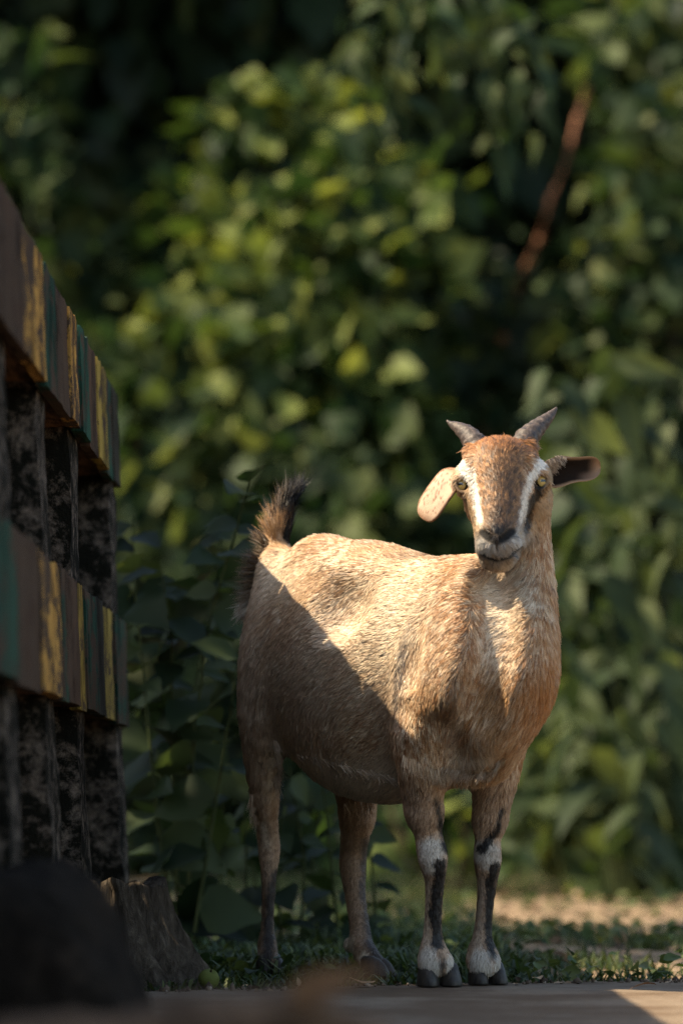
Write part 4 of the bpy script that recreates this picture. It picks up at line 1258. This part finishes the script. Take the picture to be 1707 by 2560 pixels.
shrub("broadleaf_shrub", "dim leafy bush along the left edge above the fence", "shrub", (-1.1, 12.2, .05),
      [(30, 200, 12.3, .20), (110, 330, 12.2, .15), (30, 380, 12.2, .2), (90, 440, 12.1, .14), (150, 520, 12.2, .1), (60, 560, 12.2, .14), (20, 700, 12.2, .2)],
      60, .115, 'ovate', olive, 120, 104)
shrub("low_shrub", "bright low plants at ground level behind the goat's front legs", "shrub", (.45, 8.9 * 1.5, -.02),
      [(1000, 2030, 13.4, .20), (1130, 2060, 13.3, .19), (1260, 1960, 13.4, .23), (1330, 2030, 13.3, .18), (1380, 1880, 13.6, .21), (960, 1930, 13.8, .20), (1290, 2110, 13.2, .12), (1400, 2120, 13.2, .12), (900, 2080, 13.4, .16)],
      26, .13, 'ovate', lime, 150, 105)
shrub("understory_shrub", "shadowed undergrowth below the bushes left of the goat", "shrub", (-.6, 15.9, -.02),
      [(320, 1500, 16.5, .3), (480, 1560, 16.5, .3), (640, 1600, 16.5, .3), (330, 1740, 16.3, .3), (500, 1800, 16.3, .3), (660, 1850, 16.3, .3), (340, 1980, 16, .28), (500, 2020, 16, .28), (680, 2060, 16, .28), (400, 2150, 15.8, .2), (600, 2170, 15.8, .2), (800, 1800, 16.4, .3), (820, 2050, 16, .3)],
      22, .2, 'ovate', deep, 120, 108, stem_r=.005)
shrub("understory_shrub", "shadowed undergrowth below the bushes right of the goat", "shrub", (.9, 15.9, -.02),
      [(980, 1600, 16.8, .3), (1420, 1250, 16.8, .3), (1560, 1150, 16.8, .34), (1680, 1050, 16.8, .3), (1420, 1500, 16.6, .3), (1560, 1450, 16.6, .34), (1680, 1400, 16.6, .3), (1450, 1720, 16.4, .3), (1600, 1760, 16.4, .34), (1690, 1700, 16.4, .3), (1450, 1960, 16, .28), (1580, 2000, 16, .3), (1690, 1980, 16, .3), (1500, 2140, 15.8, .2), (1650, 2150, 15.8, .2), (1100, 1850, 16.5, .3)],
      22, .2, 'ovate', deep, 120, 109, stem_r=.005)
shrub("understory_shrub", "drooping long-leaved undergrowth at the lower right edge", "shrub", (1.0, 13.1, -.02),
      [(1430, 1800, 13.2, .2), (1560, 1720, 13.3, .24), (1680, 1700, 13.2, .22), (1420, 1980, 13.0, .2), (1540, 1930, 13.0, .22), (1670, 1920, 13.0, .22), (1440, 2110, 12.9, .14), (1550, 2090, 12.9, .16), (1680, 2080, 12.9, .18), (1660, 1500, 13.4, .22), (1500, 1480, 13.4, .22), (1600, 1300, 13.5, .22)],
      40, .19, 'lance', greyg, 200, 110, droop=1.0, stem_r=.003)
shrub("low_shrub", "small bright leafy plants along the far edge of the lit dirt at right", "shrub", (.95, 13.2, -.02),
      [(1330, 2120, 12.9, .12), (1430, 2150, 12.8, .10), (1520, 2150, 12.8, .11), (1600, 2120, 12.8, .13), (1690, 2130, 12.8, .13), (1640, 2060, 12.9, .12), (1500, 2080, 12.9, .12), (1380, 2060, 12.9, .13)],
      44, .085, 'ovate', lime, 160, 111, stem_r=.003)
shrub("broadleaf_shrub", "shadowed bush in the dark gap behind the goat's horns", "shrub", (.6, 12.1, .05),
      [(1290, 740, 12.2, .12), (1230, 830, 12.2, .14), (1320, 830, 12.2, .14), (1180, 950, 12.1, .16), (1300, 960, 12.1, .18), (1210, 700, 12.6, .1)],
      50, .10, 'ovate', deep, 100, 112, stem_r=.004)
# right side: young tree and tall plants
shrub("broadleaf_shrub", "tall green bush at the upper right edge behind the goat", "shrub", (.95, 12.0, .05),
      [(1600, 160, 12.0, .22), (1690, 300, 11.8, .2), (1560, 330, 12.1, .16), (1620, 470, 11.9, .22), (1690, 600, 11.8, .22), (1560, 640, 12.0, .22), (1640, 800, 11.9, .22), (1520, 860, 12.0, .2),
       (1690, 60, 12.0, .22), (1500, 90, 12.3, .16)],
      70, .10, 'ovate', olive, 220, 106)
shrub("hanging_shrub", "dim drooping foliage at the top above the goat's head", "shrub", (.4, 13.2, .1),
      [(1000, 60, 13.2, .2), (930, 170, 13.1, .14), (1120, 40, 13.3, .18), (1250, 80, 13.3, .18), (1200, 200, 13.3, .14), (980, 250, 13.1, .1), (1320, 190, 13.2, .13), (1290, 330, 13.4, .1)],
      50, .13, 'lance', olive, 80, 107, droop=1.1, stems=False)

# reddish slanting sapling
sap = empty("sapling", tuple(np.r_[P(1050, 2150, 12.9 * BGS)[:2], .05]), "slender reddish-brown trunk slanting up between the bushes at upper right", "tree")
sap_mat, nt, bs, _ = new_mat("reddish_bark")
nt.links.new(ramp(nt, noise(nt, 12, 5, .7, objco(nt)), [(.47, (.025, .013, .010)), (.6, (.26, .125, .07))]), bs.inputs["Base Color"]); bs.inputs["Roughness"].default_value = .8
stem_part("trunk", [P(1060, 2150, 12.7 * BGS), P(1130, 1500, 12.7 * BGS), P(1215, 1000, 12.9 * BGS), P(1308, 680, 12.0 * BGS), P(1352, 590, 11.8 * BGS), P(1372, 500, 11.7 * BGS), P(1420, 400, 11.75 * BGS), P(1440, 300, 11.8 * BGS), P(1530, 60, 12.6 * BGS), P(1560, -120, 12.6 * BGS)], .018, .011, sap_mat, sap, 10)
foliage(sap, np.stack([P(1500 + 22 * i, 150 - 30 * i, 11.8 * BGS) for i in range(6)]), rng.normal(0, 1, (6, 3)) * .5 + [0, 0, -.7], rng.normal(0, .4, (6, 3)) + [-.4, -.7, .7], np.full(6, .15), 'ovate', olive[0], olive[1], 6, 9)

# tall plant with long drooping leaves on the right
def leafy_plant(name, label, base, stems, per, size, kind, mats, seed, droop=.8, group=None, sc=1.0):
    """each stem a curve with leaves in pairs; every leaf its own part"""
    stems = [[(a, b, c * sc) for a, b, c in st] for st in stems]; base = (base[0] * sc, base[1] * sc, -.03); size *= sc; per /= sc
    r = np.random.default_rng(seed)
    root = empty(name, base, label, "plant", group)
    pos, dr, fc, sz = [], [], [], []
    for pts in stems:
        p = np.array([P(*q) for q in pts])
        t = np.linspace(0, len(p) - 1, 22)
        c = np.stack([np.interp(t, range(len(p)), p[:, a]) for a in range(3)], 1)
        c[1:-1] = (c[:-2] + c[1:-1] * 2 + c[2:]) / 4
        stem_part("stem", c, .0045, .0015, mats[2], root, 6)
        L = np.linalg.norm(np.diff(c, axis=0), axis=1).sum()
        n = max(3, int(L * per))
        for k in range(n):
            s = .06 + .94 * (k + .5 * r.uniform()) / n
            i = s * 21; q = c[min(int(i), 20)] + (c[min(int(i) + 1, 21)] - c[min(int(i), 20)]) * (i - int(i))
            a = k * 2.4 + r.normal(0, .5)
            out = np.array([math.cos(a), math.sin(a) * .8, .25])
            pos.append(q); dr.append(out + np.array([0, 0, -droop * r.uniform(.3, 1.2)]) + r.normal(0, .2, 3)); fc.append(np.array([-.35, -.6, .8]) + out * .3 + r.normal(0, .3, 3)); sz.append(size * r.uniform(.55, 1.2) * (1.1 - .4 * s))
    foliage(root, np.array(pos), np.array(dr), np.array(fc), np.array(sz), kind, mats[0], mats[1], 290, seed + 1)
    return root
gm = (greyg[0], greyg[1], green_stem)
leafy_plant("tall_plant", "tall leafy plant with long drooping leaves beside the goat's right-hand ear", tuple(np.r_[P(1560, 2190, 8.6)[:2], -.02]),
            [[(1560, 2220, 8.6), (1540, 1700, 8.6), (1490, 1250, 8.5), (1400, 960, 8.4), (1350, 900, 8.3)], [(1580, 2220, 8.7), (1600, 1800, 8.7), (1600, 1300, 8.7), (1560, 980, 8.6), (1500, 850, 8.5)],
             [(1600, 2220, 8.8), (1660, 1700, 8.8), (1690, 1200, 8.7), (1650, 930, 8.7)], [(1540, 2220, 8.6), (1480, 1900, 8.6), (1430, 1650, 8.5), (1380, 1560, 8.4)], [(1570, 2220, 8.5), (1600, 1950, 8.5), (1650, 1700, 8.4)]],
            16, .20, 'lance', gm, 201, 1.0, sc=1.45)
leafy_plant("tall_plant", "broad-leaved green plant low at the right edge behind the grass", tuple(np.r_[P(1500, 2190, 9.3)[:2], -.02]),
            [[(1450, 2215, 9.3), (1440, 2000, 9.3), (1420, 1780, 9.2), (1380, 1650, 9.2)], [(1480, 2215, 9.4), (1520, 1950, 9.4), (1500, 1750, 9.4)], [(1600, 2215, 9.4), (1640, 2000, 9.4), (1690, 1850, 9.4)], [(1420, 2215, 9.2), (1370, 2050, 9.2), (1350, 1880, 9.2)], [(1500, 2215, 9.5), (1580, 1900, 9.5), (1620, 1550, 9.5)], [(1500, 2215, 9.6), (1500, 1700, 9.6), (1450, 1350, 9.6), (1420, 1200, 9.6)]],
            14, .15, 'ovate', (greyg[0], greyg[1], green_stem), 203, .6, sc=1.38)
# shaded weeds behind the goat, left
leafy_plant("weed_plant", "dark leafy weed in the fence's shade left of the goat's rump", tuple(np.r_[P(450, 2300, 7.2)[:2], -.02]),
            [[(470, 2380, 7.25), (480, 1900, 7.25), (520, 1560, 7.2), (590, 1330, 7.15), (625, 1190, 7.1)], [(450, 2380, 7.3), (430, 1900, 7.3), (430, 1600, 7.25), (400, 1400, 7.2)], [(440, 2380, 7.2), (390, 2000, 7.2), (360, 1700, 7.2), (340, 1480, 7.2)],
             [(480, 2380, 7.15), (540, 2000, 7.15), (580, 1750, 7.1), (600, 1620, 7.1)], [(430, 2380, 7.4), (370, 1800, 7.4), (340, 1500, 7.4), (330, 1290, 7.4)], [(470, 2380, 7.4), (470, 1800, 7.4), (540, 1450, 7.4), (560, 1290, 7.4)]],
            24, .125, 'ovate', (deep[0], deep[1], green_stem), 205, .5)
leafy_plant("weed_plant", "thick dark undergrowth low behind the goat's hind legs", tuple(np.r_[P(700, 2300, 7.5)[:2], -.02]),
            [[(560 + k * 48, 2360, 7.35 + .1 * (k % 3)), (550 + k * 48 + 20 * math.sin(k * 2), 2150, 7.35 + .1 * (k % 3)), (560 + k * 46 + 40 * math.sin(k * 3), 1960 + 60 * math.sin(k), 7.3 + .1 * (k % 3))] for k in range(9)],
            26, .085, 'ovate', (deep[0], deep[1], green_stem), 207, .5)

# dark thicket closing off the background, and unseen trees added to shade it
def mass(name, label, boxes, n, size, mat, seed, kind=None, cat=None, face=(-.4, -.6, .7)):
    r = np.random.default_rng(seed)
    p = np.concatenate([np.array(c) + r.uniform(-1, 1, (int(n * w), 3)) * np.array(h) for c, h, w in boxes])
    m = len(p)
    dr = r.normal(0, .6, (m, 3)) + [0, -.2, -.6]; fc = r.normal(0, .5, (m, 3)) + face
    R = orient(dr, fc) * (size * r.uniform(.6, 1.3, m))[:, None, None]
    V, F = OVATE[0]
    W = np.einsum('nij,vj->nvi', R, V) + p[:, None]
    FF = (F[None] + (np.arange(m) * len(V))[:, None, None]).reshape(-1, 4)
    C = np.repeat(r.uniform(0, 1, m), len(V))
    return W.reshape(-1, 3), FF, np.stack([C] * 3, 1)
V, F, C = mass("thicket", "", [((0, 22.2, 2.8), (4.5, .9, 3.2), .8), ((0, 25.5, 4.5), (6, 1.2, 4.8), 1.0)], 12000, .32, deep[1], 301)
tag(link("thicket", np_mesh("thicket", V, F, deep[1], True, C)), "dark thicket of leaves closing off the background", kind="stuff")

def crown_tree(name, label, base, top, crown, n, size, seed):
    root = empty(name, tuple(base), label, "tree")
    stem_part("trunk", [base, (np.array(base) * .6 + np.array(top) * .4) + [.1, .05, 0], top], .16, .06, stem_mat, root, 12)
    for k in range(5):
        e = np.array(crown[k % len(crown)][0]) + np.random.default_rng(seed + k).normal(0, .3, 3)
        t = np.linspace(0, 1, 6)[:, None]; s = np.array(base) * .35 + np.array(top) * .65
        stem_part("limb", s * (1 - t) + e * t + [0, 0, .25] * np.sin(t * 3.14), .06, .02, stem_mat, root, 8)
    V, F, C = mass(name, "", crown, n, size, deep[1], seed, face=(0, 0, 1))
    o = link("crown", np_mesh("crown", V, F, deep[1], True, C)); o.parent = root; o.matrix_parent_inverse = Matrix.Translation(-root.location)
    o["kind"] = "stuff"
crown_tree("added_shade_tree", "unseen leafy tree added over the thicket to shade it", (-5.6, 23.8, .4), (-4.6, 22.8, 7.0), [((-5.2, 22.6, 6.8), (3.4, 2.8, .9), .55), ((-1.2, 22.8, 7.0), (3.0, 2.8, .9), .55), ((2.8, 23.2, 7.2), (2.8, 2.6, .9), .4)], 8000, .36, 311)  # out of view, added to keep the thicket dark
crown_tree("added_shade_tree", "unseen leafy tree added beyond the fence to shade the weeds", (-3.4, 8.4, 0), (-2.6, 8.0, 3.1), [((-2.25, 7.75, 3.0), (1.0, .90, .4), .6), ((-1.6, 8.5, 3.2), (.7, .8, .35), .3)], 1500, .17, 317)  # unseen crown placed to darken the weeds and the grass at right
crown_tree("added_shade_tree", "unseen tall leafy tree added far beyond the fence to shade the undergrowth", (-5.0, 12.2, 0), (-4.4, 12.4, 4.6), [((-4.1, 12.0, 4.6), (.5, 3.0, .4), .6), ((-4.2, 15.0, 4.8), (.6, 1.6, .4), .3)], 2600, .19, 331)  # unseen crown laid out to shade the low left undergrowth
# ------------------------------------------------------------------ grass and small things on the ground
def blades(name, pts, hgt, wid, seed, mat, label):
    r = np.random.default_rng(seed); n = len(pts)
    az = r.uniform(0, 2 * np.pi, n); ln = r.uniform(.25, 1.0, n) * hgt * .9
    h = hgt * r.uniform(.45, 1.2, n); w = wid * r.uniform(.6, 1.3, n)
    d = np.stack([np.cos(az), np.sin(az), np.zeros(n)], 1); s = np.stack([-np.sin(az), np.cos(az), np.zeros(n)], 1)
    L = []
    for t, ww in ((0, 1), (.4, .9), (.75, .6)):
        c = pts + d * (ln * t * t)[:, None] + np.array([0, 0, 1]) * (h * (t - .35 * t * t))[:, None]
        L += [c - s * (w * ww)[:, None], c + s * (w * ww)[:, None]]
    L.append(pts + d * ln[:, None] + np.array([0, 0, 1]) * (h * .6)[:, None])
    V = np.stack(L, 1).reshape(-1, 3)
    o = np.arange(n)[:, None] * 7
    F4 = np.concatenate([o + [0, 1, 3, 2], o + [2, 3, 5, 4]]); F3 = o + [4, 5, 6]
    C = np.repeat(r.uniform(0, 1, n), 7)
    return tag(link(name, np_mesh(name, V, [F4, F3], mat, True, np.stack([C] * 3, 1))), label, kind="stuff")
grass_mat = leaf_mat("grass_blade", (.014, .028, .009), (.036, .058, .016), (.10, .115, .04), 'mass', .5, .3)
r_ = np.random.default_rng(55)
n = 60000
gx_ = r_.uniform(-.62, 1.25, n); gy_ = 5.75 + (r_.uniform(0, 1, n) ** 1.5) * 10
bare = sstep(9.0, 9.6, gy_) * sstep(13.4, 12.8, gy_) * sstep(.30, .45, gx_)
keep = (gy_ > edge_y(gx_) + .03) & (r_.uniform(0, 1, n) > bare * 1.1 * sstep(-.1, .2, noise3(np.c_[gx_, gy_ * .4, gx_ * 0], 5, 8))) & (noise3(np.c_[gx_ * 1.0, gy_ * .6, gx_ * 0], 3.2, 5) + r_.uniform(-.18, .18, n) > .44)
pt = np.c_[gx_, gy_, terrain(gx_, gy_)][keep]
blades("grass", pt, .048, .0026, 56, grass_mat, "short dark grass growing between the pavement and the bushes")
n = 4200
gx_ = r_.uniform(-.42, .3, n); gy_ = r_.uniform(6.25, 7.6, n)
pt = np.c_[gx_, gy_, terrain(gx_, gy_)][gy_ > edge_y(gx_) + .1]
blades("tall_grass", pt, .085, .0035, 57, leaf_mat("tall_grass_blade", (.016, .034, .011), (.04, .066, .02), (.12, .14, .045), 'mass', .45, .35), "longer grass blades around the goat's hind feet")

litter_mat, nt, bs, _ = new_mat("dry_leaf")
nt.links.new(ramp(nt, nt.nodes.new("ShaderNodeObjectInfo").outputs["Random"], [(0, (.10, .055, .03)), (.5, (.26, .15, .08)), (1, (.42, .27, .16))]), bs.inputs["Base Color"]); bs.inputs["Roughness"].default_value = .8
lm = [np_mesh("dry_leaf", V, F, litter_mat) for V, F in (OVATE[1], LANCE[0])]
spots = [("dry_leaf", P(905, 2466, 5.86), .045, "small dry leaf on the pavement edge under the goat's belly"), ("dry_leaf", P(1640, 2478, 5.8), .04, "dry curled leaf on the lit pavement at the right edge"),
         ("dry_leaf", P(1340, 2452, 6.05), .022, "pale dry leaf flake beside the goat's right-hand front hoof"), ("dry_leaf", P(600, 2462, 6.0), .03, "small dry leaf between the green fruit and the hind hoof"), ("dry_leaf", P(1420, 2300, 9.0), .07, "dry leaf lying in the grass right of the front legs")]
for k, (nm, p, s, lab) in enumerate(spots):
    o = tag(link(nm, lm[k % 2]), lab, "leaf", "fallen dry leaves")
    o.scale = (s, s, s); o.location = (p[0], p[1], max(terrain(p[0], p[1]) + .014, .008 if p[1] < edge_y(p[0]) else -.5)); o.rotation_euler = (.25, .15, k * 1.7)
o = tag(link("dry_leaf", np_mesh("dry_leaf", OVATE[1][0], OVATE[1][1], None)), "large orange-brown dry leaf out of focus at the bottom centre", "leaf", "fallen dry leaves")
om, nt, bs, _ = new_mat("orange_dry_leaf"); nt.links.new(ramp(nt, noise(nt, 4, 4, .6, objco(nt)), [(.3, (.12, .06, .028)), (.7, (.23, .115, .05))]), bs.inputs["Base Color"]); bs.inputs["Roughness"].default_value = .75
o.data.materials.append(om)
p = P(735, 2515, 2.9); o.location = tuple(p); o.scale = (.07, .07, .07); o.rotation_euler = (math.radians(40), .3, math.radians(-75))

fruit_mat, nt, bs, _ = new_mat("green_fruit")
nt.links.new(ramp(nt, noise(nt, 30, 4, .6, objco(nt)), [(.35, (.05, .065, .018)), (.7, (.13, .14, .04))]), bs.inputs["Base Color"]); bs.inputs["Roughness"].default_value = .5
bm = bmesh.new(); bmesh.ops.create_uvsphere(bm, u_segments=28, v_segments=18, radius=1)
for v in bm.verts:
    rr = math.hypot(v.co.x, v.co.y)
    v.co.z *= .93; v.co.z -= .14 * math.exp(-(rr / .22) ** 2) * (1 if v.co.z > 0 else -.6)
    v.co *= 1 + .02 * math.sin(3 * v.co.x + 2 * v.co.y)
fr = tag(link("fallen_fruit", bm_mesh("fallen_fruit", bm, fruit_mat, True)), "small round green fruit lying on the ground by the stump", "fruit")
fr.scale = (.0165,) * 3; fr.location = tuple(np.r_[P(522, 2480, 5.86)[:2], .014]); fr.rotation_euler = (.5, .3, 0)
bm = bmesh.new(); bmesh.ops.create_cone(bm, cap_ends=True, segments=8, radius1=.12, radius2=.07, depth=.35, matrix=Matrix.Translation((0, 0, .92)))
st = link("fruit_stalk", bm_mesh("fruit_stalk", bm, stem_mat), fr)

peb_mat, nt, bs, _ = new_mat("pebble")
nt.links.new(ramp(nt, N(nt, "ShaderNodeAttribute", attribute_name="Col").outputs["Fac"], [(0, (.05, .035, .025)), (.6, (.16, .12, .09)), (1, (.40, .33, .26))]), bs.inputs["Base Color"]); bs.inputs["Roughness"].default_value = .9
bm = bmesh.new(); bmesh.ops.create_icosphere(bm, subdivisions=1, radius=1)
pv = np.array([v.co[:] for v in bm.verts]); pf = np.array([[v.index for v in f.verts] for f in bm.faces]); bm.free()
n = 1500
px_ = r_.uniform(-.6, 1.2, n); py_ = edge_y(px_) + np.abs(r_.normal(0, .16, n)) - .06
pz_ = np.where(py_ < edge_y(px_), .001, terrain(px_, py_))
sz = .0022 * np.exp(r_.normal(0, .55, n)) * (1.0)
W = pv[None] * (sz[:, None, None] * r_.uniform(.5, 1.5, (n, 1, 3))) * (1 + .3 * r_.normal(0, 1, (n, len(pv), 1)).clip(-1, 1)) + np.stack([px_, py_, pz_], 1)[:, None]
C = np.repeat(r_.uniform(0, 1, n) ** 2, len(pv))
tag(link("gravel", np_mesh("gravel", W.reshape(-1, 3), (pf[None] + (np.arange(n) * len(pv))[:, None, None]).reshape(-1, 3), peb_mat, False, np.stack([C] * 3, 1))), "small stones and crumbs of soil along the pavement edge", kind="stuff")

# leafy ground cover and dry litter
def flat_leaves(name, label, pts, size, seed, mat, up):
    r = np.random.default_rng(seed); m = len(pts)
    dr = r.normal(0, 1, (m, 3)) * [1, 1, .35]; fc = r.normal(0, up, (m, 3)) + [0, 0, 1]
    V, F = OVATE[2]
    W = np.einsum('nij,vj->nvi', orient(dr, fc) * (size * r.uniform(.5, 1.4, m))[:, None, None], V) + pts[:, None]
    C = np.repeat(r.uniform(0, 1, m), len(V))
    return tag(link(name, np_mesh(name, W.reshape(-1, 3), (F[None] + (np.arange(m) * len(V))[:, None, None]).reshape(-1, 4), mat, True, np.stack([C] * 3, 1))), label, kind="stuff")
m = 2600
x = r_.uniform(-.45, 1.1, m); y = 6.2 + r_.uniform(0, 1, m) ** 1.3 * 5.5
k = (noise3(np.c_[x, y, x * 0], 2.6, 12) > .5) & (y > edge_y(x) + .12)
flat_leaves("ground_cover", "low broad-leaved weeds scattered through the grass", np.c_[x, y, terrain(x, y) + r_.uniform(.005, .05, m)][k], .030, 61, leaf_mat("weed_leaf", (.014, .032, .010), (.04, .07, .02), (.12, .14, .045), 'mass', .5, .3), .5)
m = 700
x = r_.uniform(-.40, 1.0, m); y = edge_y(x) + r_.normal(.16, .22, m)
z = np.where(y < edge_y(x), .002, terrain(x, y) + .004)
lit2, nt, bs, _ = new_mat("litter")
nt.links.new(ramp(nt, N(nt, "ShaderNodeAttribute", attribute_name="Col").outputs["Fac"], [(0, (.03, .02, .013)), (.6, (.11, .07, .042)), (1, (.36, .25, .16))]), bs.inputs["Base Color"])
flat_leaves("leaf_litter", "brown crumbs of dry leaves along the pavement edge", np.c_[x, y, z][(y > edge_y(x) - .10)], .013, 62, lit2, .3)
m = 420
x = r_.uniform(.25, 1.25, m); y = r_.uniform(7.0, 13.0, m)
flat_leaves("dry_litter", "scattered dry leaves and bark crumbs on the lit dirt at right", np.c_[x, y, terrain(x, y) + .008], .03, 63, lit2, .35)
